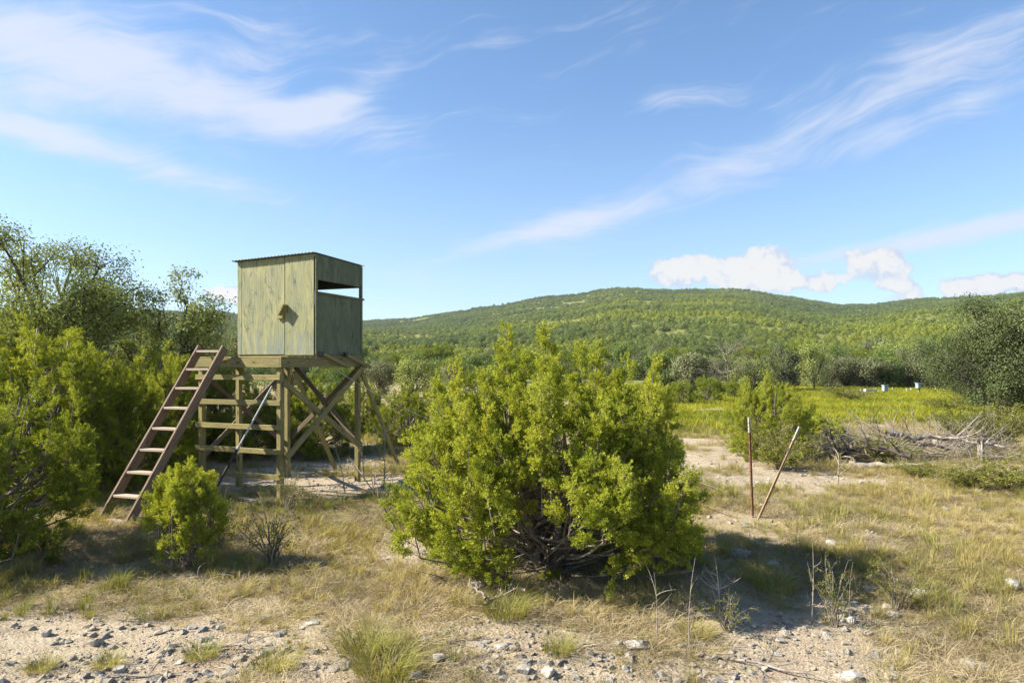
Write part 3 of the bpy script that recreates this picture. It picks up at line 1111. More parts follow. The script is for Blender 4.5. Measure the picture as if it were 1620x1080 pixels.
OG = 'live oaks along the far side of the meadow'
valley(0, M['oak_grey'], 1345, 58, 553, 'grey-green live oak behind the white trough at the far edge of the meadow', OG, 0.1, 0.9)
valley(1, M['oak_green'], 1395, 60, 545, 'green live oak directly behind the left feeder box', OG, 1.1, 0.95)
valley(2, M['oak_grey'], 1440, 58, 548, 'grey-green live oak behind and between the two feeder boxes', OG, 2.0, 0.9)
valley(0, M['oak_green'], 1492, 57, 555, 'green live oak right of the second feeder box', OG, 3.3, 0.95)
valley(3, M['oak'], 1530, 48, 535, 'dark live oak with dead twigs standing between the feeders and the big right edge oak', OG, 0.7, 0.95)
valley(1, M['oak'], 1480, 66, 530, 'dark oak rising behind the row right of the feeder boxes', OG, 5.0, 0.8)
valley(3, M['oak_grey'], 1420, 70, 528, 'grey brown half bare oak rising behind the feeder boxes', OG, 1.7, 0.8)
valley(3, M['rust'], 1288, 52, 527, 'tall rusty brown dying tree at the left end of the meadow row', OG, 2.7, 0.55)
valley(1, M['oak_green'], 1320, 62, 540, 'oak just right of the rusty brown tree', OG, 4.0, 0.8)
belt = ['oak filling the gap between the trough and the left feeder box', 'pale grey-green oak low behind the left feeder box', 'grey oak low between the two feeder boxes',
        'grey-green oak just behind the single-post feeder', 'grey oak low at the right end of the stakes', 'grey-green oak where the meadow meets the big right edge oak',
        'grey oak closing the meadow left of the trough', 'grey-green oak at the left corner of the far meadow edge', 'low olive oak beside the rusty brown tree']
for k, (px, lab) in enumerate(zip((1372, 1402, 1425, 1463, 1505, 1550, 1338, 1262, 1306), belt)):
    valley(k % 3, M['oak_grey'] if k % 2 else M['oak_green'], px, 55 + (k * 7 % 5), 554 + (k * 5 % 11), lab, OG, k * 0.9, 1.3)
xx = (1665 - 810) / 1080 * 30
make_oak(oR, M['oak_deep'], 'oak behind the right edge oak, mostly cut off by the picture edge', (xx, 30, gzf(xx, 30)), 2.5, 1.05)
xx = (1545 - 810) / 1080 * 33
make_oak(oR, M['oak_deep'], 'low spreading oak against the left flank of the big right edge oak', (xx, 33, gzf(xx, 33)), 4.0, 0.74)
GG = 'grey-green oaks at the foot of the hill'
valley(2, M['oak_grey'], 1240, 50, 545, 'grey-green oak left of the rusty brown tree', GG, 0.2, 0.8)
valley(3, M['oak_grey'], 1190, 48, 552, 'grey oak right beside the bleached dead tree', GG, 1.2, 0.8)
valley(0, M['oak_grey'], 1100, 47, 545, 'grey-green oak left of the bleached dead tree', GG, 2.2, 0.9)
valley(1, M['oak_grey'], 1045, 50, 548, 'grey oak showing over the right shoulder of the big bushy juniper', GG, 3.2, 0.9)
valley(3, M['oak_grey'], 655, 40, 553, 'wide grey-green oak right of the blind above the rope', GG, 4.2, 0.95)
valley(0, M['oak_grey'], 600, 43, 560, 'grey oak touching the right wall of the blind', GG, 5.2, 0.8)
valley(2, M['oak'], 720, 46, 566, 'dark oak left of the tallest tips of the big bushy juniper', GG, 0.8, 0.8)
valley(1, M['oak_grey'], 790, 52, 560, 'grey oak behind the left tips of the big bushy juniper', GG, 1.8, 0.8)
valley(2, M['oak_grey'], 870, 54, 560, 'grey oak behind the middle tips of the big bushy juniper', GG, 2.8, 0.8)
valley(0, M['oak_grey'], 950, 52, 562, 'grey oak behind the right-hand tips of the big bushy juniper', GG, 3.8, 0.8)
valley(1, M['oak_green'], 40, 36, 528, 'far green oak glimpsed below the crown of the spreading oak', GG, 3.8, 0.9)
valley(0, M['oak_green'], 180, 38, 530, 'far green oak between the trunk of the spreading oak and the slim sapling', GG, 2.8, 0.9)
valley(2, M['oak_green'], 350, 40, 520, 'far green oak against the left wall of the blind', GG, 4.8, 0.9)
valley(2, M['oak_green'], 450, 42, 560, 'far oak hidden behind the blind platform', GG, 1.4, 0.9)
valley(1, M['oak_green'], 530, 40, 575, 'far green oak seen above the crossed braces of the blind', GG, 2.4, 0.8)


# bright valley junipers
jV = juniper(27, 3.6, 1.9, plumes=52, subs=8, per=7, spr=SPR_BIG, low=0.04, rho0=0.55, twigs=False)
VG = 'junipers at the edge of the meadow'
for px, D, top, lab, mt in ((1118, 36, 590, 'round dark juniper at the left corner of the meadow, over the pale washed bank', 'cedar_dark'),
                            (1078, 34, 598, 'juniper behind the right flank of the big bushy juniper', 'cedar'),
                            (745, 38, 580, 'bright juniper behind the left flank of the big bushy juniper', 'cedar'),
                            (690, 30, 605, 'green juniper between the grey oak and the big bushy juniper', 'cedar'),
                            (1160, 40, 598, 'small dark juniper below the bleached dead tree', 'cedar_dark')):
    xx = (px - 810) / 1080 * D
    z0 = gzf(xx, D)
    s = (EYE + (HORIZON - top) / 1080 * D - z0) / 3.6
    make_juniper(jV, M[mt], lab, (xx, D, z0), px * 0.1, (s, s, s), VG)

# crowns just beyond, that nothing tells apart
g = np.random.default_rng(90)
for k in range(64):
    D = 66 + 34 * g.random()
    px = -40 + (k + g.random()) / 64 * 1720
    top = 560 - 26 * (D - 66) / 34 + g.uniform(-7, 7)
    mt, nm, lab, grp = (('oak_grey', 'oak', 'grey-green oak in the dense wood where the hillside begins', 'grey-green crowns in the wood at the hill foot'),
                        ('oak_green', 'oak', 'plain green oak in the dense wood where the hillside begins', 'green crowns in the wood at the hill foot'),
                        ('cedar', 'jun', 'bright yellow-green juniper in the dense wood where the hillside begins', 'bright crowns in the wood at the hill foot'))[int(g.choice([0, 1, 2, 2]))]
    xx = (px - 810) / 1080 * D
    z0 = gzf(xx, D)
    s = max(0.5, (EYE + (HORIZON - top) / 1080 * D - z0))
    s = min(s, 5.5)
    if nm == 'oak':
        s /= 6.0
        make_oak(oV[int(g.integers(0, 3))], M[mt], lab, (xx, D, z0 - 0.1), g.random() * 6, (s * 0.9, s * 0.9, s), grp)
    else:
        s = s / 3.6
        make_juniper(jV, M[mt], lab, (xx, D, z0 - 0.1), g.random() * 6, (s, s, s), grp)


# bleached dead tree
def dead_tree(seed, H, spread, th, n=9, sub=5, sides=5, droop=0.0):
    g = np.random.default_rng(seed)
    T = Tubes(sides)
    top = np.array([g.normal(0, 0.05) * H, g.normal(0, 0.05) * H, H])
    tr = bez([0, 0, -0.1], [0.05 * H, 0, H * 0.5], top, 7)
    T.add(tr, np.linspace(th, th * 0.2, 7))
    for k in range(n):
        s0 = tr[g.integers(1, 6)]
        a = g.random() * 6.28
        e = s0 + np.array([math.cos(a) * spread, math.sin(a) * spread, H * (g.uniform(0.15, 0.45) - droop)]) * g.uniform(0.5, 1)
        p = bez(s0, (s0 + e) / 2 + g.normal(0, 0.06 * H, 3), e, 6)
        T.add(p, np.linspace(th * 0.45, th * 0.08, 6))
        for q in range(sub):
            s1 = p[g.integers(2, 6)]
            w = norm((e - s0) * 0.6 + g.normal(0, 0.5, 3) * spread)
            e1 = s1 + w * spread * g.uniform(0.2, 0.5)
            T.add(bez(s1, (s1 + e1) / 2 + g.normal(0, 0.02 * H, 3), e1, 4), np.linspace(th * 0.16, th * 0.03, 4))
    return T.mesh('dead_tree')


xx = (1150 - 810) / 1080 * 42
o = link('dead_tree', dead_tree(71, 3.3, 1.7, 0.06, 22, 16), M['bark'], loc=(xx, 42, gzf(xx, 42)))
tag(o, 'leafless bleached dead tree at the foot of the hill, above the pale bank', 'dead tree')


# ------------------------------------------------------------------ wood covering the hills (one mass)
def far_tree_mesh(seed, n, r, h, leaf, lo=0.1, pointed=False):
    g = np.random.default_rng(seed)
    nl = 7
    cs = []
    for k in range(nl):
        u = norm(g.normal(size=3))
        cs.append([u[0] * r * 0.55, u[1] * r * 0.55, h * (0.5 + u[2] * 0.28)])
    cs = np.array(cs)
    w = g.integers(0, nl, n)
    u = norm(g.normal(size=(n, 3)))
    if pointed:
        hz = g.random(n)
        a = g.random(n) * 6.28
        rr = r * (1 - hz) ** 0.6 * (0.75 + 0.3 * g.random(n))
        c = np.stack([np.cos(a) * rr, np.sin(a) * rr, h * (0.05 + 0.95 * hz)], 1)
        d = norm(np.stack([np.cos(a), np.sin(a), 1.2 + 0 * a], 1) + g.normal(0, 0.5, (n, 3)))
        tt = 0.5 + g.normal(0, 0.15, n)
    else:
        c = cs[w] + u * r * 0.5 * (0.75 + 0.3 * g.random(n))[:, None] * np.array([1, 1, 0.85])
        c[:, 2] = np.maximum(c[:, 2], h * lo * 0.5)
        d = norm(u + g.normal(0, 0.7, (n, 3)))
        tt = 0.4 + 0.08 * (w % 3) + g.normal(0, 0.15, n)
    v, f = leaves(c, d, leaf * g.uniform(0.7, 1.3, n), leaf * 0.75, g, 0.1, face=(d + np.array([0, 0, 0.4])) if pointed else (u + np.array([0, 0, 0.3])))
    me = mesh_np('far_crown', v, f, tint=tt)
    me.materials.append(M['wood_far'])
    return me


def hill_points(g, d0, d1, dens, azl=0.80):
    area = 0.5 * (d1 * d1 - d0 * d0) * 2 * azl
    n = int(area * dens)
    d = np.sqrt(g.random(n) * (d1 * d1 - d0 * d0) + d0 * d0)
    a = (g.random(n) * 2 - 1) * azl
    x = d * np.sin(a)
    y = d * np.cos(a)
    return x, y, d


def build_hill_wood():
    g = np.random.default_rng(101)
    near_v = [far_tree_mesh(201 + k, 1300, 2.0, 3.3, 0.24, pointed=(k == 0)) for k in range(4)]
    far_v = [far_tree_mesh(211 + k, 330, 2.3, 3.5, 0.50, pointed=(k == 0)) for k in range(4)]
    for nm, d0, d1, dens, vs, s0, s1 in (('hillside_wood', 80, 260, 0.12, near_v, 0.45, 0.95), ('distant_wood', 255, 1080, 0.085, far_v, 0.45, 0.95)):
        x, y, d = hill_points(g, d0, d1, dens)
        cl = fbm(x / 45 + 7, y / 45 + 3, 4)
        bare = fbm(x / 26 + 70, y / 26 + 30, 3)
        keep = bare < 0.68
        # a pale clearing high on the main hill
        pxx = 810 + 1080 * x / y
        rd = np.interp(np.arctan2(x, y), RID_AZ, RID_D)
        keep &= ~((np.abs(pxx - 950) < 60) & (d > rd * 0.80) & (d < rd * 0.86) & (bare > 0.42))
        x, y, d, cl, bare = x[keep], y[keep], d[keep], cl[keep], bare[keep]
        n = len(x)
        band = np.exp(-((d - 250) / 170) ** 2)
        t = 0.36 - 0.12 * np.clip((d - 350) / 250, 0, 1) + 0.34 * band + (cl - 0.5) * 1.5 + (fbm(x / 150 + 3, y / 90 + 8, 2) - 0.5) * 0.9 + g.normal(0, 0.13, n)
        idx = np.where(t > 0.55, 0, g.integers(1, 4, n))
        idx = np.where(g.random(n) < 0.25, g.integers(0, 4, n), idx)
        sc_ = g.uniform(s0, s1, n) * np.where(idx == 0, 0.85, 1.0)
        rot = np.stack([np.zeros(n), np.zeros(n), g.random(n) * 6.28], 1)
        pts = np.stack([x, y, gz(x, y) - 0.5], 1)
        lab = ('dense wood of juniper and oak on the lower hillside' if nm == 'hillside_wood' else 'dense wood covering the distant hills up to the skyline')
        scatter(nm, pts, rot, sc_, idx, np.clip(t, 0, 1), vs, lab, 'wood')


build_hill_wood()


# ------------------------------------------------------------------ grasses
def tuft_mesh(seed, n, h, spread, w, mat, lean=0.5, heads=False):
    g = np.random.default_rng(seed)
    V, Fq, T = [], [], []
    a = g.random(n) * 6.28
    r = spread * np.sqrt(g.random(n))
    b = np.stack([np.cos(a) * r, np.sin(a) * r, np.full(n, -0.01)], 1)
    hh = h * g.uniform(0.45, 1.15, n)
    out = norm(np.stack([np.cos(a), np.sin(a), 0 * a], 1) + g.normal(0, 0.7, (n, 3)) * np.array([1, 1, 0]))
    mid = b + out * (hh * lean * 0.28)[:, None] + np.array([0, 0, 1]) * (hh * 0.6)[:, None]
    tip = b + out * (hh * lean * g.uniform(0.5, 1.3, n))[:, None] + np.array([0, 0, 1]) * (hh * g.uniform(0.75, 1.0, n))[:, None]
    side = norm(np.cross(out, np.array([0, 0, 1.0])) + g.normal(0, 0.3, (n, 3)))
    ww = w * g.uniform(0.6, 1.3, n)[:, None] * 0.5
    v = np.stack([b - side * ww, b + side * ww, mid + side * ww * 0.8, mid - side * ww * 0.8,
                  tip + side * ww * 0.15, tip - side * ww * 0.15], 1).reshape(-1, 3)
    i = np.arange(n) * 6
    f = np.concatenate([np.stack([i, i + 1, i + 2, i + 3], 1), np.stack([i + 3, i + 2, i + 4, i + 5], 1)])
    t1 = g.normal(0.5, 0.22, n)
    me = mesh_np('tuft', v, f, tint=np.concatenate([t1, t1]))
    me.materials.append(mat)
    return me


def build_grass():
    g = np.random.default_rng(111)
    tufts = [tuft_mesh(300, 46, 0.22, 0.07, 0.0055, M['grass'], 0.7), tuft_mesh(301, 60, 0.30, 0.10, 0.0060, M['grass'], 0.5),
             tuft_mesh(302, 34, 0.15, 0.09, 0.0055, M['grass'], 1.0), tuft_mesh(303, 26, 0.38, 0.06, 0.0045, M['grass'], 0.35),
             tuft_mesh(304, 40, 0.11, 0.12, 0.0050, M['grass'], 1.1)]
    PX, PY, T, S, I = [], [], [], [], []
    for d0, d1, dens, sm in ((4.4, 9, 120, 0.66), (9, 16, 95, 0.72), (16, 30, 34, 1.05)):
        A = 0.5 * (d1 * d1 - d0 * d0) * 2 * 0.80
        n = int(A * dens)
        d = np.sqrt(g.random(n) * (d1 * d1 - d0 * d0) + d0 * d0)
        a = (g.random(n) * 2 - 1) * 0.80
        x, y = d * np.sin(a), d * np.cos(a)
        gm, fm = masks(x, y)
        cl = fbm(x / 0.5 + 9, y / 0.5 + 4, 3)
        p = np.clip((gm - 0.18) * 1.25, 0, 1) * np.clip((cl - 0.26) * 3.2, 0.10, 1)
        k = (g.random(n) < p) & (fm < 0.7)
        x, y, gm = x[k], y[k], gm[k]
        n = len(x)
        px = 810 + 1080 * x / y
        hue = fbm(x / 2.2 + 50, y / 2.2 + 60, 3)
        t = 0.36 + (hue - 0.5) * 1.6 + g.normal(0, 0.14, n)
        t = t + 0.16 * blob(px, 572 + 2484 / y, 1350, 830, 330, 60) - 0.10 * (px < 700)
        PX.append(x)
        PY.append(y)
        T.append(t)
        S.append(sm * g.uniform(0.45, 1.15, n) * (0.6 + 0.5 * gm))
        I.append(np.where(g.random(n) < 0.62, g.choice([2, 4], n), g.choice([0, 1, 3], n, p=[0.5, 0.3, 0.2])))
    x, y = np.concatenate(PX), np.concatenate(PY)
    n = len(x)
    pts = np.stack([x, y, gz(x, y)], 1)
    rot = np.stack([g.normal(0, 0.12, n), g.normal(0, 0.12, n), g.random(n) * 6.28], 1)
    scatter('dry_grass', pts, rot, np.concatenate(S), np.concatenate(I), np.clip(np.concatenate(T), 0, 1), tufts,
            'dry tan and olive grass tufts growing over the caliche', 'grass')
    # straw: short dead blades lying almost flat
    straw = [tuft_mesh(340 + k, 26, 0.085, 0.16, 0.0042, M['straw'], 2.6) for k in range(4)]
    n = 34000
    d = 4.4 + 17 * g.random(n) ** 1.15
    a = (g.random(n) * 2 - 1) * 0.80
    x, y = d * np.sin(a), d * np.cos(a)
    gm, fm = masks(x, y)
    k = g.random(n) < np.clip((gm - 0.25) * 1.3, 0.02, 1)
    x, y = x[k], y[k]
    n = len(x)
    hue = fbm(x / 1.2 + 150, y / 1.2 + 60, 3)
    pts = np.stack([x, y, gz(x, y)], 1)
    rot = np.stack([g.normal(0, 0.1, n), g.normal(0, 0.1, n), g.random(n) * 6.28], 1)
    scatter('straw_litter', pts, rot, g.uniform(0.5, 1.2, n), g.integers(0, 4, n), np.clip(0.5 + (hue - 0.5) * 2 + g.normal(0, 0.2, n), 0, 1), straw,
            'dead straw and leaf litter lying on the soil between the grass tufts', 'straw litter')
    # meadow of yellow weeds
    wv = [tuft_mesh(310 + k, 60, 0.34, 0.28, 0.022, M['field'], 0.35) for k in range(3)]
    n = 34000
    y = 22 + 44 * g.random(n) ** 0.8
    x = (g.random(n) * 1.0 - 0.12) * y
    gm, fm = masks(x, y)
    k = g.random(n) < fm
    x, y = x[k], y[k]
    n = len(x)
    hue = fbm(x / 7 + 5, y / 2.5 + 6, 3)
    dark = np.clip((fbm(x / 5 + 25, y / 2 + 16, 3) - 0.57) * 6, 0, 1)
    t = 0.68 + (hue - 0.5) * 1.2 - dark * 0.6 + g.normal(0, 0.12, n)
    pts = np.stack([x, y, gz(x, y)], 1)
    rot = np.stack([np.zeros(n), np.zeros(n), g.random(n) * 6.28], 1)
    scatter('yellow_weeds', pts, rot, g.uniform(0.6, 1.2, n), g.integers(0, 3, n), np.clip(t, 0, 1), wv,
            'yellow-green flowering weeds filling the flat meadow', 'meadow weeds')


build_grass()


# ------------------------------------------------------------------ stones
def rock_mesh(seed, n=16, flat=0.55, size=1.0, sub=0):
    g = np.random.default_rng(seed)
    bm = bmesh.new()
    u = norm(g.normal(size=(n, 3))) * g.uniform(0.75, 1.0, (n, 1))
    # blocky
    u = np.sign(u) * np.abs(u) ** 0.75
    for p in u:
        bm.verts.new((p[0] * size, p[1] * size * g.uniform(0.75, 0.95), p[2] * size * flat))
    r = bmesh.ops.convex_hull(bm, input=bm.verts)
    bmesh.ops.delete(bm, geom=list({e for e in r['geom_interior'] if isinstance(e, bmesh.types.BMVert)}), context='VERTS')
    if sub:
        bmesh.ops.bevel(bm, geom=bm.edges[:], offset=0.05 * size, segments=1, affect='EDGES', profile=0.6)
    me = bpy.data.meshes.new('rock')
    bm.to_mesh(me)
    bm.free()
    return me


def build_gravel():
    g = np.random.default_rng(121)
    vs = []
    for k in range(7):
        me = rock_mesh(400 + k, 13, 0.6, 0.5)
        me.materials.append(M['pebble'] if k % 2 else M['rock'])
        vs.append(me)
    n = 70000
    d = 4.4 + 12 * g.random(n) ** 1.35
    a = (g.random(n) * 2 - 1) * 0.80
    x, y = d * np.sin(a), d * np.cos(a)
    gm, fm = masks(x, y)
    cl = fbm(x / 0.7 + 19, y / 0.7 + 14, 3)
    p = np.clip(1.2 - gm * 1.15, 0.12, 1) * np.clip((cl - 0.33) * 4.5, 0.12, 1)
    k = g.random(n) < p
    x, y = x[k], y[k]
    n = len(x)
    s = 0.005 + 0.012 * g.random(n) ** 2.5 + 0.060 * g.random(n) ** 10
    pts = np.stack([x, y, gz(x, y) + s * 0.12], 1)
    rot = np.stack([g.normal(0, 0.25, n), g.normal(0, 0.25, n), g.random(n) * 6.28], 1)
    scatter('gravel', pts, rot, s * 1.6, g.integers(0, 7, n), g.random(n), vs, 'small pale limestone chips strewn over the bare caliche', 'gravel')


build_gravel()


def rock(px, py, w_px, label, seed, flat=0.5, rz=0.0, sink=0.25, group='loose limestone rocks in the foreground'):
    x, D = at(px, py)
    size = w_px / 1080 * D / 2
    me = rock_mesh(seed, 20, flat, size, sub=1)
    o = link('limestone_rock', me, M['rock'], loc=(x, D, gzf(x, D) + size * flat * (1 - 2 * sink)), rot=(0.1 * math.sin(seed), 0.1 * math.cos(seed), rz))
    return tag(o, label, 'rock', group)


ROCKS = [
    (73, 1000, 20, 'pale rock in the lower left with a small stone beside it', 0.75),
    (86, 1012, 14, 'small low stone on the right of the pale lower left rock', 0.5),
    (152, 1012, 27, 'boxy pinkish rock with a shadow behind it in the lower left', 0.75),
    (154, 1030, 22, 'flat pale slab just below the boxy pinkish rock', 0.25),
    (182, 1029, 16, 'small bluish flat stone right of the boxy pinkish rock', 0.3),
    (190, 1058, 24, 'grey jagged rock beside a twig near the bottom left', 0.6),
    (284, 1044, 20, 'oval flat pale stone half sunk in the bare soil', 0.3),
    (415, 975, 30, 'flat grey slab at the edge of the left shade', 0.25),
    (545, 1052, 26, 'flat stone at the left foot of the leafy grass clump', 0.3),
    (695, 1048, 28, 'white rock, larger one of the pair below the stick pile', 0.55),
    (712, 1052, 16, 'white stone, smaller one of the pair below the stick pile', 0.5),
    (728, 1036, 12, 'single small white stone above the white pair', 0.5),
    (795, 1030, 22, 'grey-white rock under the middle grass clumps', 0.5),
    (830, 1062, 34, 'broad grey rock near the bottom centre', 0.4),
    (868, 1066, 28, 'bright white rounded rock at the bottom centre', 0.65),
    (658, 1074, 30, 'dark-edged rock cut by the bottom edge of the picture', 0.5),
    (978, 1025, 14, 'small grey stone touching the long brown rock', 0.7),
    (1008, 1026, 48, 'long brown slab tilted up beside the pale forked twig', 0.30),
    (994, 1042, 22, 'pale stone in front of the long brown slab', 0.45),
    (1345, 1072, 38, 'pale block with a shaded face at the bottom right', 0.6),
    (1347, 978, 20, 'rounded white stone at the lower rim of the juniper shadow', 0.6),
    (1453, 938, 32, 'white limestone boulder beside the dry grey bush on the right', 0.6),
    (1375, 935, 26, 'shaded stone left of the white limestone boulder', 0.5),
    (1385, 962, 30, 'bluish flat stone in the tip of the juniper shadow', 0.3),
    (1412, 968, 26, 'flat stone right of the bluish stone in the shadow tip', 0.3),
    (1403, 955, 18, 'small stone above the pair of flat stones in the shadow tip', 0.35),
    (1170, 878, 50, 'flat grey limestone ledge in the shadow right of the big juniper', 0.18),
    (1222, 893, 30, 'second flat grey ledge piece lower in the juniper shadow', 0.18),
    (1318, 868, 28, 'flat white stone just outside the top of the juniper shadow', 0.3),
    (1380, 876, 26, 'low white stone in the dry grass above the shadow', 0.3),
    (1497, 800, 18, 'white stone alone in the grass below the brush pile', 0.5),
    (1458, 853, 20, 'white stone half hidden in tall grass on the right slope', 0.4),
    (1602, 930, 36, 'white rock at the right edge of the picture', 0.5),
    (1545, 1042, 50, 'broad cracked pale ledge at the bottom right', 0.15),
    (1412, 1070, 22, 'small pale stone right of the shaded block', 0.4),
    (1235, 1012, 20, 'pale stone below the tall thin stalks', 0.4),
    (1490, 705, 34, 'pale boulder under the right end of the fallen trunk', 0.5),
    (1528, 768, 18, 'round pale stone among weeds at the far right', 0.5),
    (1545, 778, 26, 'flat pale stone right of the round pale stone', 0.3),
    (495, 985, 26, 'larger grey shale piece at the right edge of the bare soil', 0.2),
    (480, 992, 20, 'grey shale piece left of the larger shale piece', 0.2),
    (512, 990, 18, 'thin grey shale piece right of the larger shale piece', 0.2),
]
for k, (px, py, w, lab, fl) in enumerate(ROCKS):
    rock(px, py, w, lab, 500 + k, fl, rz=k * 1.3)


# ------------------------------------------------------------------ sawn boards
def board_mesh(L, w, h, bev=0.004):
    bm = bmesh.new()
    bmesh.ops.create_cube(bm, size=1)
    for v in bm.verts:
        v.co.x *= L
        v.co.y *= w
        v.co.z *= h
    if bev:
        bmesh.ops.bevel(bm, geom=bm.edges[:], offset=bev, segments=1, affect='EDGES')
    me = bpy.data.meshes.new('board')
    bm.to_mesh(me)
    bm.free()
    return me


def board(name, p0, p1, w, h, mat, parent, face, bev=0.004, label=None):
    """board from p0 to p1 (world); w is its thickness along 'face', h its width across"""
    p0, p1, face = Vector(p0), Vector(p1), Vector(face)
    x = (p1 - p0)
    L = x.length
    x.normalize()
    z = x.cross(face)
    z.normalize()
    yv = z.cross(x)
    Mx = Matrix((x, yv, z)).transposed().to_4x4()
    Mx.translation = (p0 + p1) / 2
    me = board_mesh(L, w, h, bev)
    o = link(name, me, mat)
    o.parent = parent
    o.matrix_parent_inverse = Matrix()
    o.matrix_local = Matrix.Translation(-Vector(parent.location)) @ Mx
    if label:
        o['label'] = label
    return o


# tower frame: near corner N, d1 runs left along the porch side, d2 runs back
TH = R(22)
d1 = Vector((-math.cos(TH), math.sin(TH), 0))
d2 = Vector((math.sin(TH), math.cos(TH), 0))
n1 = -d2          # the door side faces this way
n2 = -d1          # the window side faces this way
UP = Vector((0, 0, 1))
N0 = Vector((-3.83, 11.3, 0))
W, DP, PORCH = 1.816, 2.344, 0.92


def tw(a, b, z):
    """tower point: a metres left along the front, b metres back, z up"""
    return N0 + d1 * a + d2 * b + UP * z


def ground_at(p):
    return gzf(p.x, p.y)


blind = thing('hunting_blind', 'raised plywood hunting blind on a tall braced timber platform', 'hunting blind', (N0.x, N0.y, ground_at(N0)))
blind['label'] = 'raised green plywood hunting blind with a window slot, on a tall braced timber platform'


def bl(name, p0, p1, w, h, mat, face, **k):
    return board(name, p0, p1, w, h, mat, blind, face, **k)


ZB, ZT = 2.206, 2.355      # beam
# posts (doubled 2x4s)
posts = {'near': (0.05, 0.05), 'left': (W - 0.05, 0.05), 'right': (0.05, DP - 0.09), 'rear': (W - 0.05, DP - 0.09), 'mid': (W - 0.05, PORCH)}
for k, (a, b) in posts.items():
    p = tw(a, b, 0)
    zb = ground_at(p) - 0.15
    bl('post', tw(a, b, zb), tw(a, b, ZB + 0.10 if k != 'mid' else ZB), 0.085, 0.09, M['treated'], n2)
# rim beams
bl('rim_beam', tw(-0.005, -0.02, (ZB + ZT) / 2), tw(W + 0.005, -0.02, (ZB + ZT) / 2), 0.04, ZT - ZB, M['treated'], n1)
bl('rim_beam', tw(-0.025, -0.04, (ZB + ZT) / 2), tw(-0.025, DP, (ZB + ZT) / 2), 0.04, ZT - ZB, M['treated'], n2)
bl('rim_beam', tw(W + 0.025, -0.04, (ZB + ZT) / 2), tw(W + 0.025, DP, (ZB + ZT) / 2), 0.04, ZT - ZB, M['treated'], n2)
bl('rim_beam', tw(0.0, DP - 0.02, (ZB + ZT) / 2), tw(W, DP - 0.02, (ZB + ZT) / 2), 0.04, ZT - ZB - 0.004, M['treated'], n1)
for b in (0.45, PORCH + 0.05, 1.40, 1.85):
    bl('joist', tw(0.0, b, 2.275), tw(W, b, 2.275), 0.038, 0.12, M['joist'], n1)
# deck boards
nb = 16
for k in range(nb):
    b0 = -0.045 + k * (DP + 0.05) / nb
    bl('deck_board', tw(-0.05, b0 + 0.074, ZT + 0.016), tw(W + 0.05, b0 + 0.074, ZT + 0.016), 0.026, 0.141, M['treated'], UP)
ZD = ZT + 0.030
# sole frame under the box
bl('sole_plate', tw(0.03, PORCH + 0.02, ZD + 0.022), tw(0.03, DP - 0.01, ZD + 0.022), 0.04, 0.044, M['treated'], n2)
bl('sole_plate', tw(0.06, PORCH + 0.035, ZD + 0.022), tw(W - 0.05, PORCH + 0.035, ZD + 0.022), 0.04, 0.044, M['treated'], n1)
bl('sole_plate', tw(W - 0.03, PORCH + 0.02, ZD + 0.022), tw(W - 0.03, DP - 0.01, ZD + 0.022), 0.04, 0.044, M['treated'], n2)
# rails between the two front posts
for z in (2.085, 1.66, 1.248, 0.846, 0.427):
    zc = z - 0.045
    bl('rail', tw(-0.01, -0.012, zc), tw(W + 0.03, -0.012 + random.uniform(-0.004, 0.004), zc + random.uniform(-0.012, 0.012)), 0.038, 0.088, M['treated'], n1)
# crossed braces on the window side
bl('brace', tw(-0.075, 0.05, 0.70), tw(-0.075, DP - 0.02, 2.24), 0.038, 0.10, M['treated'], n2)
bl('brace', tw(-0.026, 0.06, 1.95), tw(-0.026, DP - 0.06, 0.62), 0.038, 0.095, M['treated'], n2)
# far side and rear braces
bl('brace', tw(W + 0.03, 0.05, 0.55), tw(W + 0.03, DP - 0.05, 2.12), 0.038, 0.09, M['joist'], n2)
bl('brace', tw(W - 0.03, 0.05, 2.10), tw(W - 0.03, DP - 0.10, 0.60), 0.038, 0.09, M['joist'], n2)
bl('brace', tw(W - 0.1, DP + 0.03, 2.25), tw(0.05, DP + 0.03, 0.65), 0.038, 0.09, M['joist'], n1)
bl('brace', tw(W - 0.1, DP - 0.03, 0.75), tw(0.10, DP - 0.03, 2.15), 0.038, 0.09, M['joist'], n1)
# outriggers
pR = tw(0.0, DP - 0.02, 2.08)
fR = Vector((-2.53, 15.4, gzf(-2.53, 15.4) - 0.05))
bl('outrigger', pR, fR, 0.04, 0.09, M['treated'], n2)
pB = tw(W - 0.1, DP + 0.06, 2.12)
fB = Vector((-3.83, 14.9, gzf(-3.83, 14.9) - 0.05))
bl('outrigger', pB, fB, 0.04, 0.09, M['treated'], n1)
# stub braces beside the window wall
bl('stub_brace', tw(-0.07, PORCH + 0.10, 2.44), tw(-0.16, PORCH + 0.80, 2.20), 0.035, 0.06, M['treated'], n2)
bl('stub_brace', tw(-0.07, PORCH + 0.82, 2.42), tw(-0.16, DP + 0.05, 2.19), 0.035, 0.06, M['treated'], n2)
for b in (PORCH + 0.06, PORCH + 0.78):
    bl('bracket', tw(-0.07, b, 2.40), tw(-0.07, b, 2.475), 0.06, 0.09, M['black'], n2, bev=0.008)

# the box: walls as single sheets
ZF = 2.432


def roof_z(a, b):
    """underside of the roof"""
    u = a / W
    v = (b - PORCH) / (DP - PORCH)
    return 4.222 - 0.055 * u - 0.045 * v


